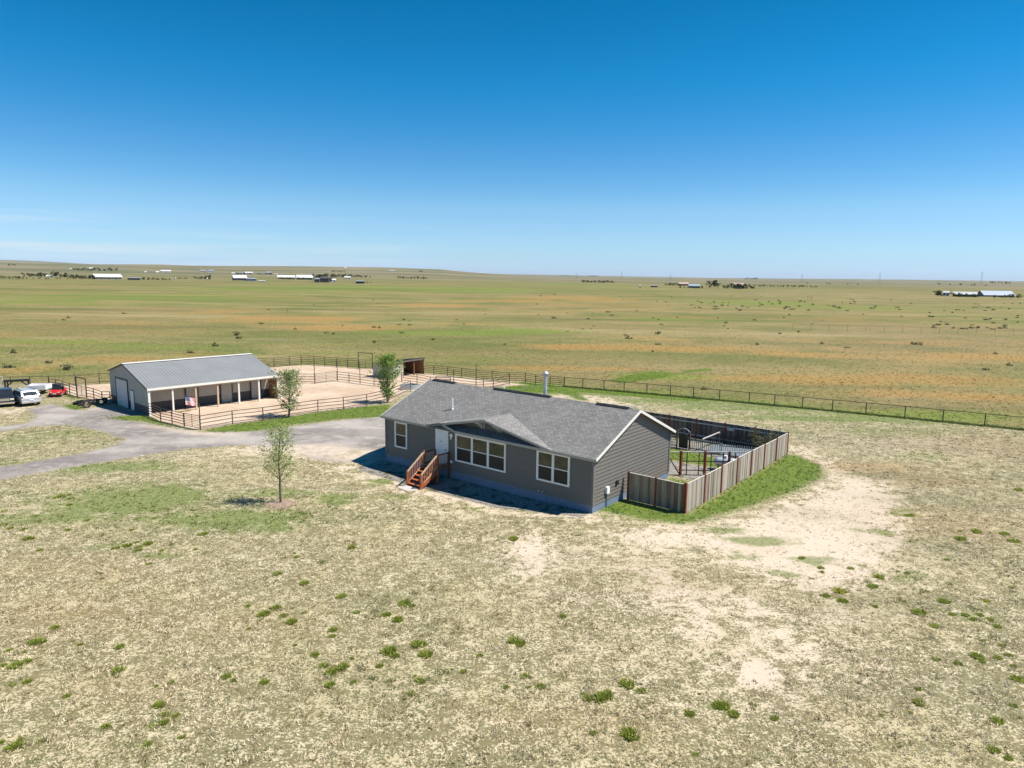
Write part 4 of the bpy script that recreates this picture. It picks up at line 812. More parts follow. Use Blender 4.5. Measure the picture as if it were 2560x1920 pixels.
mdr = MB().box(-.05, -.005, 3.42, 4.16, .02, 1.78).build('side_door', M['white'], barn); MB().box(-.03, -.007, 3.34, 4.24, 0, 1.85).build('door_frame', M['barn_lo'], mdr)

# flag on a short pole from the porch post
flag = thing('flag', 'stars and stripes flag hanging from a slanted pole at the barn porch', 'flag', (*BO, 0), BT)
def flag_mat():
    m_ = bpy.data.materials.new('flag_cloth'); m_.use_nodes = True; t = m_.node_tree; b = t.nodes['Principled BSDF']; b.inputs['Roughness'].default_value = .8; L = t.links.new
    uv = N(t, 'ShaderNodeAttribute'); uv.attribute_name = 'fuv'; s_ = N(t, 'ShaderNodeSeparateXYZ'); L(uv.outputs['Vector'], s_.inputs[0])
    def mt(op, a, c=None):
        n = N(t, 'ShaderNodeMath', operation=op)
        for i, v in enumerate((a, c)):
            if v is None: continue
            if isinstance(v, (int, float)): n.inputs[i].default_value = v
            else: L(v, n.inputs[i])
        return n.outputs[0]
    st = mt('LESS_THAN', mt('FRACT', mt('MULTIPLY', s_.outputs[1], 6.5)), .5)
    mx = N(t, 'ShaderNodeMix', data_type='RGBA'); L(st, mx.inputs[0]); mx.inputs[6].default_value = (.75, .74, .73, 1); mx.inputs[7].default_value = (.50, .03, .05, 1)
    can = mt('MULTIPLY', mt('LESS_THAN', s_.outputs[0], .42), mt('GREATER_THAN', s_.outputs[1], .46))
    vx = mt('SUBTRACT', mt('FRACT', mt('MULTIPLY', s_.outputs[0], 14.3)), .5); vy = mt('SUBTRACT', mt('FRACT', mt('MULTIPLY', s_.outputs[1], 9.2)), .5)
    dot = mt('LESS_THAN', mt('ADD', mt('MULTIPLY', vx, vx), mt('MULTIPLY', vy, vy)), .07)
    cc = N(t, 'ShaderNodeMix', data_type='RGBA'); L(dot, cc.inputs[0]); cc.inputs[6].default_value = (.03, .07, .25, 1); cc.inputs[7].default_value = (.8, .8, .8, 1)
    m2 = N(t, 'ShaderNodeMix', data_type='RGBA'); L(can, m2.inputs[0]); L(mx.outputs[2], m2.inputs[6]); L(cc.outputs[2], m2.inputs[7]); L(m2.outputs[2], b.inputs['Base Color']); return m_
fx0 = 4.07
vs, fs, uvs = [], [], []; nx_, nz_ = 16, 10
for j in range(nz_ + 1):
    for i in range(nx_ + 1):
        u, v = i / nx_, j / nz_; vs.append((2.95 + u * .98, -.55 + .07 * math.sin(u * 9 + v * 2) + .1 * u, .62 + v * .78 - .18 * u + .05 * math.sin(u * 7))); uvs.append((u, v, 0))
for j in range(nz_):
    for i in range(nx_): k = j * (nx_ + 1) + i; fs.append((k, k + 1, k + nx_ + 2, k + nx_ + 1))
me = bpy.data.meshes.new('cloth'); me.from_pydata(vs, [], fs); A = me.attributes.new('fuv', 'FLOAT_VECTOR', 'POINT'); A.data.foreach_set('vector', np.array(uvs, np.float32).ravel()); me.materials.append(flag_mat())
so = me; co_ = bpy.data.objects.new('cloth', me); COL.objects.link(co_); co_.parent = flag; mo = co_.modifiers.new('s', 'SOLIDIFY'); mo.thickness = .006
MB().tube((2.93, -.55, 1.5), (4.07, -.03, 1.2), .02).build('pole', M['black'], flag)

# ------------------------------------------------------------------ run-in shed
sp = G(620 + 1600 / 4.424, 860 + 388 / 4.424); st_ = math.atan2(.835, .55)
shed = thing('loafing_shed', 'small open fronted livestock shed with dark sloping roof behind the green tree', 'shed', (sp[0], sp[1], 0), st_)
SL, SW = 5.9, 3.3   # local x along the open front, +y to the back
s_ = MB(); s_.prism([(0, 0, 0), (0, SW, 0), (0, SW, 1.6), (0, 0, 2.0)], (.06, 0, 0)); s_.box(.06, SL, SW - .06, SW, 0, 1.58); s_.prism([(SL, 0, 0), (SL, SW, 0), (SL, SW, 1.6), (SL, 0, 2.0)], (-.06, 0, 0)); s_.box(0.06, 1.9, 0, .06, 0, 1.93)
s_.build('wall', M['barn'], shed)
s_ = MB(); s_.box(.07, SL - .07, SW - .10, SW - .065, 0, 1.5); s_.box(SL - .10, SL - .065, .05, SW - .1, 0, 1.6); s_.box(.065, .1, .07, SW - .1, 0, 1.6)
for k in range(4): s_.box(.1, SL - .1, SW - .14, SW - .102, .1 + .38 * k, .34 + .38 * k)
s_.build('board_lining', M['wood_in'], shed)
s_ = MB(); slab(s_, [(-.15, -.25, 2.10), (SL + .15, -.25, 2.10), (SL + .15, SW + .15, 1.62), (-.15, SW + .15, 1.62)], .06)
x = -.15
while x < SL + .2: s_.bar((x, -.25, 2.11), (x, SW + .15, 1.63), .05, .05); x += .3
s_.build('roof', mat('dark_roofing', (.10, .075, .07), .5, .3, 2), shed)
for x in (1.95, 3.95, SL - .08): MB().box(x - .06, x + .06, 0.0, .12, 0, 1.98).build('post', mat('brown_post', (.22, .09, .05), .7), shed)
MB().box(0, SL, -.04, 0, 1.86, 2.02).build('header', M['pale_wood'], shed)

# ------------------------------------------------------------------ pipe fences
def pipe_run(label, pts, h, rails, name='pipe_fence', mat_='pipe', pr=.045, tall={}, wires=0, every=None, group=None):
    t = thing(name, label, 'fence', (pts[0][0], pts[0][1], 0), 0, group); x0, y0 = pts[0]; P = []
    for i, p in enumerate(pts):
        P.append(Vector((p[0] - x0, p[1] - y0, 0)))
    for i, p in enumerate(P):
        hh = tall.get(i, h + .03); MB().tube(p - Vector((0, 0, .05)), p + Vector((0, 0, hh)), pr, n=6).build('post', M[mat_], t)
    for k in range(rails):
        zz = h * (1 - k * (.8 / max(1, rails - 1)) if rails > 1 else 1) ; b = MB()
        for a, c in zip(P[:-1], P[1:]): b.tube(a + Vector((0, 0, zz)), c + Vector((0, 0, zz)), pr * .72, n=5)
        b.build('rail', M[mat_], t)
    if wires:
        b = MB()
        for k in range(wires):
            zz = h * (k + .5) / (wires + .5)
            for a, c in zip(P[:-1], P[1:]): b.tube(a + Vector((0, 0, zz)), c + Vector((0, 0, zz)), .006, n=3)
        b.build('wire_mesh', M['wire'], t)
    return t
def dens(p, q_, n): return [(p[0] + (q_[0] - p[0]) * i / n, p[1] + (q_[1] - p[1]) * i / n) for i in range(n)]
pipe_run('five rail pipe fence slanting from the barn corner to the corral gate post', [q(4, 680, 797), q(4, 805, 852), q(4, 932, 882), q(4, 1065, 917)], 1.12, 5)
pipe_run('four rail pipe fence along the front of the corral behind the green strip', [q(4, 1245, 952), q(4, 1600, 890), q(4, 1938, 850), q(6, 775, 757), q(6, 1057, 727), q(6, 1315, 687), q(6, 1560, 628), q(6, 1800, 525)], 1.15, 4, tall={0: 2.15})
def gate(label, p, q_, h, bars, mid=2, z0=.15):
    p = Vector((*p, 0)); q_ = Vector((*q_, 0)); d = q_ - p; L = d.length; t = thing('pipe_gate', label, 'gate', p, math.atan2(d.y, d.x)); b = MB()
    for x in (.06, L - .06): b.tube((x, 0, z0), (x, 0, h), .03, n=6)
    b.tube((.06, 0, z0), (L - .06, 0, z0), .028, n=6); b.tube((.06, 0, h), (L - .06, 0, h), .028, n=6); b.build('gate_frame', M['pipe'], t); b = MB()
    for k in range(1, bars): zz = z0 + (h - z0) * k / bars; b.tube((.06, 0, zz), (L - .06, 0, zz), .018, n=5)
    for k in range(1, mid): b.tube((L * k / mid, 0, z0), (L * k / mid, 0, h), .022, n=5)
    b.build('bars', M['pipe'], t); return t
gate('seven bar pipe gate between the tall corner post and slanting fence', q(4, 1065, 917), q(4, 1245, 952), 1.15, 7)
back = [q(4, 1800, 175 + 95), q(6, 290, 257), q(6, 460, 242), q(6, 590, 232), q(6, 730, 237), q(6, 850, 247), q(6, 980, 257), q(6, 1103, 264), q(6, 1222, 270)]
pipe_run('five rail pipe fence along the far edge of the corral', back, 1.28, 5)
ov_ = thing('gate_arch', 'tall square overhead pipe frame beside the open shed', 'gate', (*q(6, 1222, 271), 0)); pA = Vector((0, 0, 0)); pB = Vector((*np.subtract(q(6, 1380, 281), q(6, 1222, 271)), 0))
MB().tube(pA, pA + Vector((0, 0, 2.15)), .05, n=6).build('upright', M['pipe'], ov_); MB().tube(pB, pB + Vector((0, 0, 2.15)), .05, n=6).build('upright', M['pipe'], ov_); MB().tube(pA + Vector((0, 0, 2.15)), pB + Vector((0, 0, 2.15)), .05, n=6).build('top_bar', M['pipe'], ov_)
gate('pipe gate closing the tall overhead frame', q(6, 1222, 271), q(6, 1380, 281), 1.2, 5)
pipe_run('low inner corral fence from the barn to the tall divider post', [q(6, 330, 430), q(6, 540, 436), q(6, 738, 440)], 1.12, 4, tall={2: 3.0})
gate('pale pipe gate between the two tall divider posts', q(6, 738, 440), q(6, 990, 412), 1.15, 6)
pipe_run('inner corral divider with three tall posts running towards the trees', [q(6, 990, 412), q(6, 1118, 425), q(6, 1240, 442), q(6, 1395, 465), q(6, 1560, 480)], 1.12, 4, tall={0: 2.35, 2: 2.55})
pipe_run('pipe fence behind the green tree reaching towards the house roof', [q(6, 1700, 420), q(6, 1870, 440), q(7, 105, 195), q(7, 250, 200)], 1.1, 4)
pipe_run('pipe fence with uneven posts behind the left half of the shingled roof', [q(7, 145, 190), q(7, 275, 195), q(7, 437, 215), q(7, 490, 210), q(7, 562, 205), q(7, 680, 182)], 1.1, 4, tall={1: 2.0, 2: 2.6})
pipe_run('five rail pipe fence between the shed and the long pasture fence', [q(7, 40, 98), q(7, 130, 107), q(7, 230, 117), q(7, 332, 127), q(7, 437, 142), q(7, 553, 152), q(7, 680, 163), q(7, 795, 164)], 1.15, 5, tall={4: 1.9})
pipe_run('five rail pipe fence behind the galvanised flue pipe', [q(7, 795, 164), q(7, 870, 175), q(7, 975, 187), q(7, 1080, 197)], 1.12, 5)
per = [q(7, 1080, 197), q(7, 1213, 207), q(7, 1365, 217), q(7, 1517, 236), q(7, 1678, 247), q(7, 1848, 261), q(8, 90, 197), q(8, 248, 207), q(8, 425, 217), q(8, 602, 240), q(8, 797, 265), q(8, 995, 285), q(8, 1210, 305), q(8, 1438, 322), q(8, 1687, 348), q(8, 1947, 372), q(8, 2225, 402), q(8, 2520, 432)]
# straighten the long run
pr_ = np.array(per); tt = np.linspace(0, 1, len(per)); fit = [np.polyfit(pr_[:, 0], pr_[:, 1], 2)]; per = [(x, float(np.polyval(fit[0], x))) for x in pr_[:, 0]]
pipe_run('long single rail pipe fence with wire mesh crossing the picture behind the house', per, 1.12, 1, wires=6, name='pasture_fence')
pipe_run('low rail fence with wire behind the parked vehicles', [q(5, -600, 330), q(5, -200, 320), q(5, 200, 305), q(5, 560, 300), q(5, 905, 290)], .85, 1, wires=3, name='pasture_fence')
pipe_run('rail and wire fence between the vehicle parking and the barn gable', [q(5, 905, 345), q(5, 1395, 335), q(5, 1835, 290), q(5, 2100, 285)], 1.15, 2, wires=4, name='pasture_fence')
pipe_run('slanting four rail pipe fence from the red vehicle to the square pipe frame', [q(5, 915, 395), q(5, 1040, 405), q(5, 1160, 432), q(5, 1290, 482), q(5, 1425, 524)], 1.1, 4)
pipe_run('short pipe fence between the square pipe frame and the barn gable', [q(5, 1600, 556), q(5, 1735, 585), q(5, 1890, 645), q(4, 250, 652)], 1.1, 4)
o2 = thing('gate_arch', 'tall square overhead pipe frame left of the barn', 'gate', (*q(5, 1425, 524), 0)); pB = Vector((*np.subtract(q(5, 1600, 556), q(5, 1425, 524)), 0)); pA = Vector((0, 0, 0))
MB().tube(pA, pA + Vector((0, 0, 2.0)), .06, n=6).build('upright', M['pipe'], o2); MB().tube(pB, pB + Vector((0, 0, 1.95)), .06, n=6).build('upright', M['pipe'], o2); MB().tube(pA + Vector((0, 0, 2.0)), pB + Vector((0, 0, 1.95)), .06, n=6).build('top_bar', M['pipe'], o2)
gate('seven bar pipe gate inside the square frame left of the barn', q(5, 1425, 524), q(5, 1600, 556), 1.1, 7)
tkp = q(6, 1790, 500); tr_ = thing('stock_tank', 'oval galvanised water tank beside the corral fence left of the roof', 'tank', (*tkp, 0), .3); b = MB(); n = 20
vs = []
for (rr_, zz) in ((1, 0), (1, .55), (.94, .55), (.94, .1)):
    for i in range(n): a = 6.283 * i / n; vs.append((1.1 * rr_ * math.cos(a), .6 * rr_ * math.sin(a), zz))
fs = [(r1 * n + i, r1 * n + (i + 1) % n, (r1 + 1) * n + (i + 1) % n, (r1 + 1) * n + i) for r1 in range(3) for i in range(n)] + [tuple(range(3 * n, 4 * n))]
b.add(vs, fs); b.build('shell', M['galv'], tr_); MB().add([(1.03 * math.cos(6.283 * i / n), .55 * math.sin(6.283 * i / n), .42) for i in range(n)], [tuple(range(n))]).build('water_surface', M['glass'], tr_)

def fence_grass():
    r_ = np.random.RandomState(31); P = np.array(per); n = 5000; k = r_.randint(0, len(P) - 1, n); u = r_.rand(n, 1); Q = P[k] * (1 - u) + P[k + 1] * u + r_.normal(0, .16, (n, 2))
    C = lerp((.12, .17, .04), (.30, .34, .12), r_.rand(n)); blades('fence_line_grass', np.stack([Q[:, 0], Q[:, 1], hgt(Q[:, 0], Q[:, 1])], -1), r_.uniform(.08, .22, n), np.full(n, .05), C, 5, .5, 33, 'taller green grass growing along the foot of the long pasture fence')
fence_grass()
# ------------------------------------------------------------------ vehicles
def wheel(parent, x, y, r, w_=.2):
    t = MB().tube((x, y - w_ / 2, r), (x, y + w_ / 2, r), r, n=18).build('wheel', M['tyre'], parent)
    MB().tube((x, y - w_ / 2 - .012, r), (x, y + w_ / 2 + .012, r), r * .6, n=14).build('rim', M['chrome'], t)
def car(label, cat, loc, rz, L, W, prof, cab, paint, lamps):
    t = thing('parked_car', label, cat, loc, rz); b = MB()
    def loft(sections, mi=0):      # (x, halfw, z0, z1)
        pass
    n = len(prof); hw_ = W / 2; vs = []
    for sgn in (-1, 1):
        for (x, z_) in prof: vs.append((x, sgn * (hw_ * (.96 if z_ < .4 else 1.0 - .0 * z_)), z_))
    fs = [tuple(range(n)), tuple(range(n, 2 * n))[::-1]] + [(i, (i + 1) % n, n + (i + 1) % n, n + i) for i in range(n)]
    b.add(vs, fs); body = b.build('body', paint, t, .05)
    x0, x1, x2, x3, zb, zt = cab; k = .82; b = MB()
    v = [(x0, -hw_ * .94, zb), (x3, -hw_ * .94, zb), (x3, hw_ * .94, zb), (x0, hw_ * .94, zb), (x1, -hw_ * k, zt), (x2, -hw_ * k, zt), (x2, hw_ * k, zt), (x1, hw_ * k, zt)]
    F_ = [(0, 3, 2, 1), (4, 5, 6, 7), (0, 1, 5, 4), (1, 2, 6, 5), (2, 3, 7, 6), (3, 0, 4, 7)]
    b.add(v, F_); cb_ = b.build('cabin', paint, t, .04)
    def inset(fidx, m0, m1, h0, h1, off, nm):
        f = [Vector(v[i]) for i in F_[fidx]]; # order bl br tr tl
        def pt(u, w2): return f[0].lerp(f[1], u).lerp(f[3].lerp(f[2], u), w2)
        nrm = (f[1] - f[0]).cross(f[3] - f[0]).normalized(); pts = [pt(m0, h0) + nrm * off, pt(m1, h0) + nrm * off, pt(m1, h1) + nrm * off, pt(m0, h1) + nrm * off]
        MB().prism([tuple(p) for p in pts], tuple(-nrm * .03)).build(nm, M['carglass'], t)
    for fi in (2, 4):
        for (a, c) in ((.06, .32), (.36, .64), (.68, .93)): inset(fi, a, c, .15, .88, .02, 'side_window')
    inset(3, .08, .92, .12, .88, .02, 'windscreen'); inset(5, .1, .9, .12, .85, .02, 'rear_window')
    for x in (L * .31, -L * .31):
        for y in (-hw_ + .08, hw_ - .08): wheel(t, x, y, .33)
    zl = lamps
    for s2 in (-1, 1):
        MB().box(-L / 2 - .02, -L / 2 + .08, s2 * hw_ * .86 - .08, s2 * hw_ * .86 + .08, zl - .12, zl + .22).build('tail_lamp', M['lamp_r'], t)
        MB().box(L / 2 - .08, L / 2 + .02, s2 * hw_ * .74 - .16, s2 * hw_ * .74 + .16, zl - .08, zl + .08).build('headlight', M['lamp_w'], t)
    MB().box(-L / 2 - .09, -L / 2 + .05, -hw_ * .95, hw_ * .95, .38, .56).build('rear_bumper', M['chrome'] if paint is M['darkcar'] else paint, t, .02)
    MB().box(L / 2 - .05, L / 2 + .09, -hw_ * .95, hw_ * .95, .36, .56).build('front_bumper', M['chrome'], t, .02)
    MB().box(-L / 2 - .11, -L / 2 - .085, -.2, .2, .62, .74).build('plate', M['plate'], t)
    gr_ = MB().box(L / 2 - .02, L / 2 + .03, -hw_ * .5, hw_ * .5, zl - .15, zl + .12).build('grille', M['chrome'] if paint is M['darkcar'] else M['black'], t)
    return t
sx_, sy_ = q(5, 590, 705); hd = math.atan2(.64, -.77)
suvp = [(-2.2, .32), (2.2, .32), (2.22, .75), (2.1, .92), (1.1, 1.02), (-2.15, 1.04), (-2.25, .8)]
su = car('silver estate car seen from behind with roof rack', 'car', (sx_ + math.cos(hd) * 2.0, sy_ + math.sin(hd) * 2.0, 0), hd, 4.4, 1.78, suvp, (-2.12, -1.75, .35, 1.15, 1.0, 1.55), M['silver'], .85)
su.scale = (.92, .92, .92)
for s2 in (-.6, .6): MB().bar((-1.6, s2, 1.6), (.3, s2, 1.6), .04, .04).build('roof_rail', M['black'], su)
dx_, dy_ = q(5, 95, 735); hd = math.atan2(-.80, .60)
dk = car('dark pickup style vehicle with chrome front at the left edge', 'truck', (dx_ - math.cos(hd) * 2.3, dy_ - math.sin(hd) * 2.3, 0), hd, 4.8, 1.85, [(-2.4, .4), (2.4, .4), (2.42, .95), (2.25, 1.05), (.9, 1.1), (-2.4, 1.1)], (-1.3, -1.1, .35, 1.05, 1.08, 1.68), M['darkcar'], .85)
dk.scale = (.86, .86, .86)
# red side by side
ux, uy = q(5, 985, 555); hd = math.atan2(-.97, .2)
u = thing('utility_buggy', 'red off road buggy with dark open cab facing the camera', 'buggy', (ux - math.cos(hd) * 1.2, uy - math.sin(hd) * 1.2, 0), hd)
b = MB(); b.prism([(-1.2, -.6, .3), (1.15, -.6, .3), (1.2, -.6, .62), (1.0, -.6, .86), (.35, -.6, .95), (.3, -.6, .6), (-.5, -.6, .6), (-.55, -.6, .9), (-1.2, -.6, .9)], (0, 1.2, 0)); b.build('body', M['red'], u, .03)
b = MB()
for s2 in (-.52, .52):
    b.tube((.55, s2, .9), (.2, s2, 1.55), .03, n=6); b.tube((-.5, s2, .85), (-.45, s2, 1.55), .03, n=6); b.tube((.2, s2, 1.55), (-.45, s2, 1.55), .03, n=6)
b.build('roll_cage', M['black'], u); MB().box(-.55, .3, -.58, .58, 1.55, 1.62).build('cab_roof', M['black'], u, .02); MB().prism([(.54, -.5, .92), (.54, .5, .92), (.22, .5, 1.52), (.22, -.5, 1.52)], (.02, 0, .01)).build('windscreen', M['carglass'], u)
b = MB(); b.box(-.45, .0, -.5, .5, .6, .75); b.box(-.5, -.38, -.5, .5, .75, 1.2); b.build('seat', M['black'], u)
for x in (.8, -.8):
    for y in (-.62, .62): wheel(u, x, y, .30, .22)
for s2 in (-.42, .42): MB().box(1.15, 1.22, s2 - .1, s2 + .1, .6, .72).build('headlight', M['lamp_w'], u)
MB().box(1.2, 1.235, -.22, .22, .42, .56).build('plate', M['plate'], u)
u.scale = (.76, .76, .76)
# gooseneck trailer
gx_, gy_ = q(5, 110, 500); gn = thing('gooseneck_trailer', 'black gooseneck trailer frame standing behind the silver car', 'trailer', (gx_, gy_, 0), .35)
b = MB(); b.bar((-.1, 0, 1.75), (2.6, 0, 1.80), .25, .28); b.bar((2.5, 0, 1.8), (2.5, 0, 1.2), .16, .16); b.bar((.15, -.5, 0), (.15, -.5, 1.8), .16, .16); b.bar((.15, .5, 0), (.15, .5, 1.8), .16, .16); b.bar((.15, 0, 1.1), (.9, 0, 1.7), .12, .12); b.bar((1.7, 0, 1.7), (2.45, 0, 1.05), .12, .12); b.build('neck_frame', M['black'], gn)
b = MB(); b.bar((-.25, 0, 0), (-.25, 0, 2.3), .12, .12); b.bar((-.55, 0, .4), (-.55, 0, 2.3), .10, .10); b.bar((-.6, 0, 2.3), (-.2, 0, 2.3), .1, .1); b.bar((-.6, 0, 1.7), (-.2, 0, 1.7), .08, .08); b.build('landing_jack', M['pale_wood'], gn)
gn.scale = (.82, .82, .82)
MB().box(-4.5, .1, -1.0, 1.0, .62, .74).build('deck', M['wood_in'], gn)
for x in (-3.2, -2.3):
    for y in (-1.1, 1.1): wheel(gn, x, y, .33)
wt = thing('flatbed_trailer', 'white low sided trailer between the silver car and red buggy', 'trailer', (*q(5, 730, 470), 0), hd + 1.57)
b = MB(); b.box(-.9, .9, -.75, .75, .5, .56); b.box(-.9, .9, -.75, -.70, .56, .95); b.box(-.9, .9, .70, .75, .56, .95); b.box(-.9, -.85, -.7, .7, .56, .95); b.box(.85, .9, -.7, .7, .56, .95); b.build('bed', M['plate'], wt); wheel(wt, 0, -.85, .3); wheel(wt, 0, .85, .3); MB().bar((.9, 0, .45), (2.0, 0, .4), .08, .08).build('drawbar', M['black'], wt)
# implements and tyres near the barn gable
def tyre(loc, r, tilt, label):
    b = MB(); n, m2 = 16, 6; vs = []
    for i in range(n):
        a = 6.283 * i / n
        for j in range(m2):
            c = 6.283 * j / m2; vs.append(((r + r * .28 * math.cos(c)) * math.cos(a), (r + r * .28 * math.cos(c)) * math.sin(a), r * .32 * math.sin(c)))
    b.add(vs, [(i * m2 + j, ((i + 1) % n) * m2 + j, ((i + 1) % n) * m2 + (j + 1) % m2, i * m2 + (j + 1) % m2) for i in range(n) for j in range(m2)])
    o = b.build('tyre', M['tyre']); o.location = loc; o.rotation_euler = tilt; tag(o, label, 'tyre', 'tyres beside the barn')
x, y = q(5, 1600, 735); tyre((x, y, .34), .30, (1.35, 0, .6), 'large black tyre standing at the front of the equipment heap by the barn')
x, y = q(5, 1430, 670); tyre((x, y, .12), .32, (0, 0, 0), 'black tyre lying flat at the left end of the equipment heap')
x, y = q(5, 1510, 700); tyre((x, y, .28), .26, (1.2, .3, -.4), 'smaller black tyre leaning behind the front tyre')
im = thing('farm_implement', 'low black wheeled farm implement lying beside the barn gable', 'implement', (*q(5, 1700, 670), 0), .25)
b = MB(); b.bar((-1.3, -.2, .35), (1.2, .1, .45), .14, .14); b.bar((-.9, -.6, .3), (-.4, .7, .3), .1, .1); b.bar((.2, -.7, .3), (.5, .8, .35), .1, .1); b.bar((1.1, 0, .4), (1.7, .1, .8), .08, .08); b.bar((-.4, .7, .3), (.5, .8, .35), .08, .08); b.build('frame', M['black'], im)
b = MB()
for k in range(6): b.tube((-.8 + k * .3, -.5 + k * .02, .22), (-.76 + k * .3, -.5 + k * .02, .22), .2, n=12)
b.build('disc_gang', mat('rusty_steel', (.12, .09, .07), .6, .3), im); wheel(im, .9, -.35, .28, .16); wheel(im, .95, .45, .28, .16)

# ------------------------------------------------------------------ pasture shrubs
def bush_mesh(seed, c1, c2): 
    r_ = np.random.RandomState(seed); pts = [(r_.uniform(-.75, .75), r_.uniform(-.45, .45), abs(r_.normal(.30, .2)) * (1.1)) for _ in range(16)]
    return leafy('sagebrush', 'mesh', pts, 260, .12, .10, c1, c2, seed)
BMs = [bush_mesh(i, (.045, .06, .03), (.14, .15, .08)) for i in range(4)]
rn = random.Random(21); pos_ = []
for (a, b, s_) in [(510, 725, 1.6), (515, 732, 1.3), (465, 748, 1.3), (412, 763, 1.0), (143, 800, 1.6), (105, 785, 1.0), (30, 763, 1.1), (20, 795, 1.2), (808, 741, 1), (808, 708, 1), (820, 709, 1), (868, 720, .9), (872, 692, .9), (885, 703, .9), (1358, 732, 1.3), (1352, 725, .8), (1422, 722, 1.4), (1422, 745, .9), (1635, 745, .9), (1725, 718, 1), (1685, 722, .8), (1980, 745, 1.7), (1775, 743, .9), (1197, 688, 1.2), (1270, 690, .9), (1322, 682, 1), (1168, 640, 1.4), (1198, 637, 1.2), (1800, 663, 1.6), (1885, 667, 1.5), (1705, 681, 1.1), (1630, 692, .9), (935, 735, .8), (2130, 800, .9), (2180, 790, .9), (2160, 710, 1.2), (2100, 710, 1), (2145, 712, 1), (2190, 640, 1.2), (2180, 668, 1.3), (2140, 690, 1), (138, 692, .9), (148, 687, .9), (268, 678, .9), (720, 722, .8), (705, 720, .8), (638, 712, .8), (565, 700, .9), (2060, 710, 1), (2025, 703, 1), (1520, 842, .7), (1410, 760, .7), (1090, 745, .6), (1830, 752, .7), (2150, 765, .8)]: pos_.append((a, b, s_))
for _ in range(65): pos_.append((rn.gauss(1690, 150), 640 + 26 * rn.random() + abs(rn.gauss(0, 6)), rn.uniform(.8, 1.5)))
for _ in range(40): pos_.append((rn.uniform(2000, 2212), rn.uniform(655, 715), rn.uniform(.7, 1.4)))
for _ in range(45): pos_.append((rn.uniform(500, 1950), rn.uniform(640, 720), rn.uniform(.4, .9)))
for i, (a, b, s_) in enumerate(pos_):
    p = G(a / .8641, b / .8641); o = bpy.data.objects.new('shrub', BMs[i % 4]); COL.objects.link(o); o.location = p; k = s_ * (.6 if b > 700 else .68); o.scale = (k * rn.uniform(.9, 1.4), k, k * .9); o.rotation_euler = (0, 0, rn.uniform(-.6, .6))
    tag(o, 'dark low shrub dotted on the open prairie behind the fences', 'shrub', 'dark shrubs scattered over the prairie')

# ------------------------------------------------------------------ far wire fence
pts = [G2(x, 826 + (x - 1980) * .022) for x in range(1980, 2700, 46)]
pipe_run('faint wire fence crossing the orange prairie at the far right', pts, 1.5, 1, name='wire_fence', mat_='wire', pr=.03, wires=2)

# ------------------------------------------------------------------ distant homesteads
M['far_w'] = mat('white_steel', (.56, .57, .58), .5, .03); M['far_c'] = mat('cream_siding', (.55, .50, .42), .7, .05); M['far_g'] = mat('grey_siding', (.20, .21, .23), .7, .05); M['far_d'] = mat('dark_siding', (.045, .045, .055), .7, .1)
M['far_b'] = mat('blue_steel', (.05, .12, .30), .5, .05); M['far_p'] = mat('pink_tile', (.45, .33, .28), .8, .08); M['far_r'] = mat('slate_blue_roof', (.28, .34, .42), .45, .05); M['far_t'] = mat('pale_trailer', (.6, .58, .55), .6, .05)
def far_house(label, px, py, wpx, hpx, wall_, roof_, rz=.15, dep=.45, rf=.45, openings=True, name='farm_building', cat='building', scale=1.0):
    c = G(px, py); d = math.hypot(c[0], c[1]); w2 = wpx / F * d * .82; h = hpx / F * d * .85; dp = w2 * dep; he = h * (1 - rf)
    t = thing(name, label, cat, tuple(c), rz + math.atan2(-c[0], c[1]) * 1.0)
    MB().prism([(-w2 / 2, 0, -1), (w2 / 2, 0, -1), (w2 / 2, 0, he), (-w2 / 2, 0, he)], (0, dp, 0)).build('wall', wall_, t)
    b = MB(); o = .03 * w2
    gb = MB(); gb.prism([(-w2 / 2, 0, he), (-w2 / 2, dp, he), (-w2 / 2, dp / 2, h * .98)], (w2, 0, 0)); gb.build('gable', wall_, t)
    slab(b, [(-w2 / 2 - o, -o, he), (w2 / 2 + o, -o, he), (w2 / 2 + o, dp / 2, h), (-w2 / 2 - o, dp / 2, h)], .1); slab(b, [(-w2 / 2 - o, dp / 2, h), (w2 / 2 + o, dp / 2, h), (w2 / 2 + o, dp + o, he), (-w2 / 2 - o, dp + o, he)], .1); b.build('roof', roof_, t)
    if openings:
        n = max(2, int(wpx / 8)); 
        for k in range(n):
            x = -w2 / 2 + w2 * (k + .5) / n; MB().box(x - w2 / n * .2, x + w2 / n * .2, -.12, -.02, he * .15 if k % 2 else he * .35, he * .8).build('window' if k % 2 == 0 else 'door', M['dark'], t)
    return t
W, C_, GR, DK, BLU, PK_, RB, TR = M['far_w'], M['far_c'], M['far_g'], M['far_d'], M['far_b'], M['far_p'], M['far_r'], M['far_t']
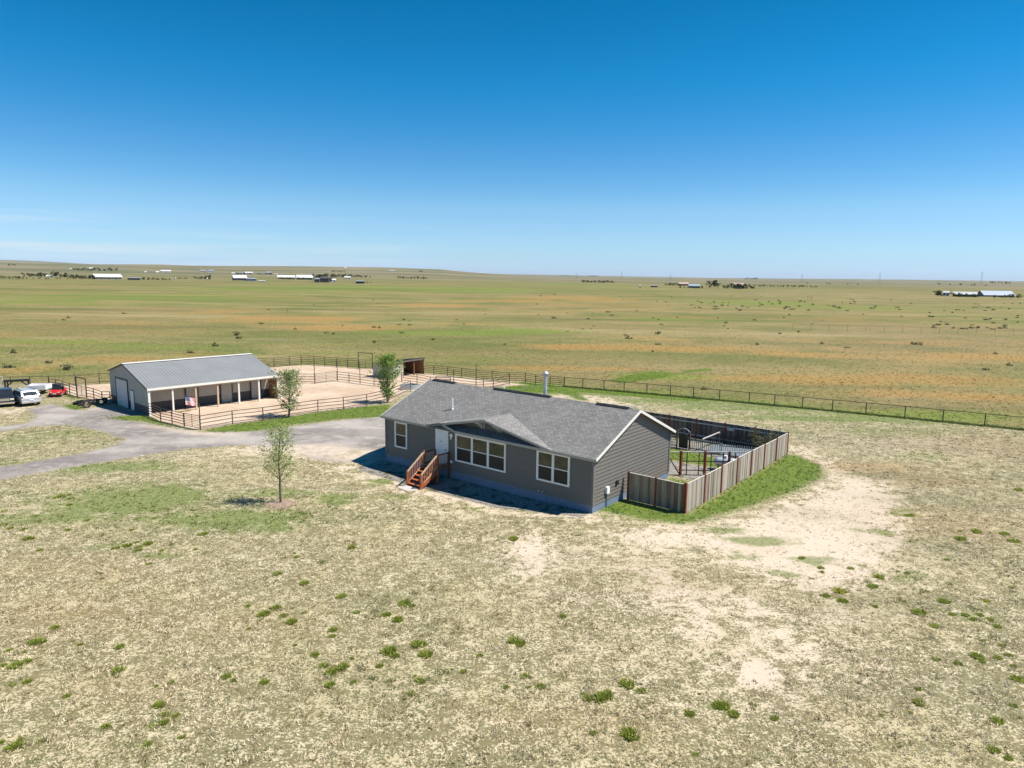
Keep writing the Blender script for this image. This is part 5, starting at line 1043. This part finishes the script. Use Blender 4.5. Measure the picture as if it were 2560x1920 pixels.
for a in [('long white roofed barn with grey end among trees on the left horizon', 272, 698, 62, 13, GR, W, .25, .5, .6),
    ('low dark open shed just right of the long white roofed barn', 335, 700, 30, 7, DK, GR, 0, .4, .3),
    ('tiny white house in the tree row at far left', 124, 693, 14, 5, W, W, 0, .6, .5), ('small white building among hilltop trees at far left', 228, 674, 9, 5, W, W, 0, .6, .4), ('small pale shed left of the hilltop trees', 178, 674, 6, 3, C_, W, 0, .6, .4),
    ('cluster of white buildings on the hillside right of the white barn', 415, 681, 24, 6, W, W, .1, .4, .5), ('small white shed left of the hillside cluster', 394, 682, 8, 4, W, W, .1, .4, .5), ('tiny white hut furthest left of the hillside cluster', 364, 682, 5, 4, C_, W, 0, .5, .5),
    ('pale house on the hillside above the small tree clump', 508, 681, 16, 7, C_, GR, .1, .5, .5), ('white and grey house at the right of the pale hillside house', 528, 681, 14, 7, W, GR, .1, .5, .5), ('small white shed beside the small tree clump', 518, 699, 7, 5, W, W, 0, .5, .5), ('tiny white shed in the hedge line', 436, 697, 7, 3, W, W, 0, .5, .5),
    ('white roofed barn with a dark open middle and blue end', 601, 701, 36, 14, DK, W, .2, .5, .55), ('blue walled barn wing attached to the white roofed barn', 628, 702, 26, 8, BLU, GR, .2, .5, .4), ('low white trailer right of the blue barn wing', 655, 705, 18, 4, W, W, 0, .3, .3),
    ('small tan house above the blue barn', 600, 686, 16, 7, C_, GR, .1, .5, .5), ('white hillside house with blue door above the blue barn', 622, 686, 20, 7, W, W, .1, .5, .5), ('tiny cream shed left of the tan house', 583, 685, 8, 4, C_, W, 0, .5, .5),
    ('grey house on the hillside above the long sheds', 672, 686, 14, 8, GR, GR, .1, .5, .5), ('pale hillside shed beside the grey house', 655, 686, 14, 4, C_, GR, .1, .5, .5), ('low pale shed right of the grey hillside house', 690, 687, 8, 3, W, W, .1, .5, .5),
    ('long grey roofed stable behind the dark trees', 716, 697, 46, 10, GR, TR, .05, .3, .6), ('long white roofed stable right of the grey roofed one', 762, 699, 44, 13, GR, W, .05, .3, .6),
    ('tall dark barn with black walls in the middle distance', 812, 706, 24, 16, DK, DK, .1, .5, .3), ('short black shed on the left of the tall dark barn', 793, 706, 14, 13, DK, GR, .1, .5, .3), ('small white house right of the tall dark barn', 832, 705, 18, 9, W, W, .1, .5, .4),
    ('cream building behind the small white house', 869, 698, 18, 8, C_, W, .1, .5, .4), ('low black open shed on its own in the green field', 900, 709, 24, 9, DK, GR, 0, .4, .3), ('white speck of a house high on the long ridge', 864, 671, 8, 3, W, W, 0, .5, .5), ('row of white sheds high on the right part of the ridge', 980, 678, 14, 3, W, W, 0, .3, .4), ('dark house high on the ridge end', 1052, 679, 10, 3, GR, DK, 0, .5, .5),
    ('white building on the skyline left of centre', 1203, 684, 12, 3, W, W, 0, .4, .4), ('small white hut in the prairie right of centre', 1600, 719, 5, 7, W, W, 0, .8, .3), ('dark low shed beside the small white hut', 1635, 718, 20, 6, DK, GR, 0, .4, .4),
    ('pink roofed house behind dark trees right of centre', 1709, 714, 26, 9, GR, PK_, .1, .5, .5), ('slate roofed house in front of the pink roofed house', 1736, 720, 32, 11, GR, RB, .1, .5, .5), ('pink roofed two storey house surrounded by trees', 1847, 722, 26, 16, GR, PK_, .1, .6, .4),
    ('white square shed in the right hand farmyard', 2365, 740, 14, 12, W, W, .1, .6, .3), ('white roofed stable with dark open front in the right hand farmyard', 2412, 742, 50, 12, DK, W, .05, .3, .5), ('large slate blue roofed arena at the right edge', 2498, 742, 70, 14, GR, RB, .5, .5, .75)]:
    far_house(*a)
# far trees, each an object
def far_tree_mesh(seed):
    r_ = np.random.RandomState(seed); tall = seed % 2; pts = [(r_.normal(0, .22 if tall else .3), r_.normal(0, .25), r_.uniform(.25, .95)) for _ in range(14)]
    me = leafy('crown', 'mesh', pts, 150, .09, .10, (.03, .045, .02), (.085, .105, .045), seed); return me
FTM = [far_tree_mesh(40 + i) for i in range(5)]
ftk = MB().tube((0, 0, -.05), (0, 0, .5), .04, .02, 5)
def row(x0, x1, y0, y1, n, h0, h1, label, group):
    for i in range(n):
        t_ = (i + rn.random()) / n; px = x0 + (x1 - x0) * t_; c = G(px, y0 + (y1 - y0) * t_); d = math.hypot(c[0], c[1]); h = rn.uniform(h0, h1) / F * d
        o = bpy.data.objects.new('far_tree', FTM[rn.randint(0, 4)]); COL.objects.link(o); o.location = c; o.scale = (h * rn.uniform(.8, 1.3), h, h * 1.05); o.rotation_euler = (0, 0, rn.random() * 6); tag(o, label, 'tree', group)
row(-5, 62, 697, 698, 9, 4, 6, 'low dark tree in the hedge row at the far left edge', 'hedge row trees at the far left')
row(66, 118, 693, 692, 9, 6, 9, 'dark windbreak tree left of the tiny white house', 'windbreak left of the tiny white house'); row(132, 178, 693, 695, 8, 6, 11, 'dark tree between the tiny white house and the white barn', 'trees left of the white barn'); row(180, 238, 697, 698, 12, 5, 10, 'dark tree beside the left end of the long white barn', 'trees beside the white barn')
row(60, 235, 698, 699, 12, 3, 4, 'low dark bush along the field edge at left', 'bushes along the left field edge'); row(354, 425, 700, 701, 12, 4, 6, 'dark bush right of the low dark open shed', 'bushes right of the dark shed'); row(182, 292, 677, 678, 18, 4, 7, 'dark tree of the hilltop farm at the far left', 'hilltop farm trees')
row(18, 40, 664, 665, 4, 3, 4, 'tiny dark tree on the left ridge', 'left ridge trees')
row(436, 470, 697, 698, 6, 3, 4, 'small bush by the tiny white shed in the hedge line', 'bushes by the hedge shed'); row(488, 530, 699, 700, 6, 5, 10, 'dark tree in the small clump left of the blue barn', 'small clump left of the blue barn'); row(592, 630, 687, 687, 6, 4, 6, 'tree among the hillside houses above the blue barn', 'trees above the blue barn'); row(640, 690, 687, 688, 7, 3, 5, 'tree among the hillside houses above the long sheds', 'trees above the long sheds')
row(700, 785, 699, 701, 13, 4, 6, 'dark tree in front of the long stables', 'trees in front of the long stables'); row(788, 822, 704, 705, 5, 13, 19, 'tall dark tree around the tall dark barn', 'trees around the dark barn'); row(828, 880, 694, 695, 10, 4, 9, 'dark tree behind the small white house in the middle distance', 'trees behind the small white house')
row(882, 926, 694, 695, 8, 4, 7, 'dark tree right of the cream building', 'trees right of the cream building'); row(826, 864, 680, 681, 8, 3, 4, 'tiny tree on the ridge slope above the dark barn', 'ridge slope trees'); row(993, 1070, 697, 698, 15, 4, 6, 'small dark tree in the row below the ridge end', 'tree row below the ridge end'); row(905, 930, 708, 709, 4, 3, 4, 'low bush beside the lone black open shed', 'bushes beside the black shed')
row(1456, 1532, 707, 708, 17, 5, 7, 'small dark conifer in the even row right of centre', 'even conifer row right of centre'); row(1664, 1705, 714, 715, 9, 4, 7, 'dark tree left of the pink roofed house', 'trees left of the pink roofed house'); row(1700, 1756, 721, 722, 8, 4, 8, 'dark tree around the slate roofed house', 'trees around the slate roofed house'); row(1780, 1790, 719, 719, 3, 15, 18, 'tall dark tree standing between the two farmsteads', 'tall trees between the farmsteads')
row(1806, 1885, 722, 723, 15, 6, 12, 'dark tree around the pink roofed two storey house', 'trees around the two storey house'); row(1886, 2040, 717, 719, 26, 3, 5, 'small dark tree in the long row right of the two storey house', 'long tree row on the right'); row(1858, 1896, 699, 699, 8, 3, 5, 'tiny tree on the skyline above the two storey house', 'skyline trees'); row(1400, 1420, 691, 691, 4, 2, 3, 'tiny tree on the skyline right of centre', 'skyline trees right of centre'); row(1472, 1500, 692, 692, 5, 2, 4, 'tiny skyline tree above the even conifer row', 'skyline trees above the conifer row')
row(2338, 2352, 740, 741, 4, 8, 12, 'dark tree left of the white square shed', 'trees left of the square shed'); row(2378, 2446, 743, 744, 10, 5, 9, 'dark tree in front of the white roofed stable at right', 'trees in front of the right stable'); row(2480, 2556, 745, 746, 11, 4, 8, 'dark tree in front of the slate blue arena', 'trees in front of the arena'); row(2470, 2530, 708, 710, 8, 2, 5, 'tiny tree on the right skyline', 'right skyline trees'); row(2330, 2480, 712, 716, 6, 3, 5, 'small lone bush on the dark rise at right', 'bushes on the right rise'); row(2000, 2170, 710, 713, 5, 3, 4, 'small bush on the distant plain right of centre', 'bushes on the distant plain')
# pylons
for (px, py, h) in [(1441, 692, 9), (1553, 694, 15), (1675, 696, 10), (2003, 701, 13), (2197, 704, 18), (2451, 707, 22)]:
    t_ = G(px, 709.0 + (px - 1280) * .0125 * .9 + 2); u_ = np.array([t_[0], t_[1]]); u_ = u_ / np.linalg.norm(u_) * 3600; hh = (h + 5) / F * 3600
    t = thing('pylon', 'lattice power pylon on the skyline, ' + {1441: 'leftmost and faintest, left of centre', 1553: 'second from the left', 1675: 'short, third from the left', 2003: 'fourth from the left, above the long tree row', 2197: 'second from the right', 2451: 'tallest, above the right hand farmyard'}[px], 'pylon', (u_[0], u_[1], float(hgt(u_[0], u_[1]))))
    b = MB(); w0 = hh * .11
    for sx in (-1, 1):
        for sy in (-1, 1): b.bar((sx * w0, sy * w0, 0), (sx * w0 * .12, sy * w0 * .12, hh), .28, .28)
    for k in range(5):
        z_a, z_b = hh * k / 6, hh * (k + 1) / 6; wa, wb_ = w0 * (1 - .88 * k / 6), w0 * (1 - .88 * (k + 1) / 6); b.bar((-wa, 0, z_a), (wb_, 0, z_b), .15, .15); b.bar((wa, 0, z_a), (-wb_, 0, z_b), .15, .15)
    b.build('mast', M['far_g'], t); b = MB(); b.bar((-w0 * 1.5, 0, hh * .82), (w0 * 1.5, 0, hh * .82), .22, .22); b.bar((-w0 * 1.1, 0, hh * .95), (w0 * 1.1, 0, hh * .95), .22, .22); b.build('cross_arm', M['far_g'], t)

# ------------------------------------------------------------------ air
hz = MB().box(-46000, 46000, -3100, 46000, -3, 265).build('haze', None)
hz.data.materials.clear(); hm = bpy.data.materials.new('haze_air'); hm.use_nodes = True; t = hm.node_tree; t.nodes.remove(t.nodes['Principled BSDF'])
pv = N(t, 'ShaderNodeVolumePrincipled'); pv.inputs['Color'].default_value = (.72, .84, 1, 1); pv.inputs['Density'].default_value = 1.1e-5; pv.inputs['Anisotropy'].default_value = 0
t.links.new(pv.outputs[0], t.nodes['Material Output'].inputs['Volume']); hz.data.materials.append(hm); hz['kind'] = 'stuff'; hz['label'] = 'thin blue summer haze over the whole plain'; hz['category'] = 'haze'
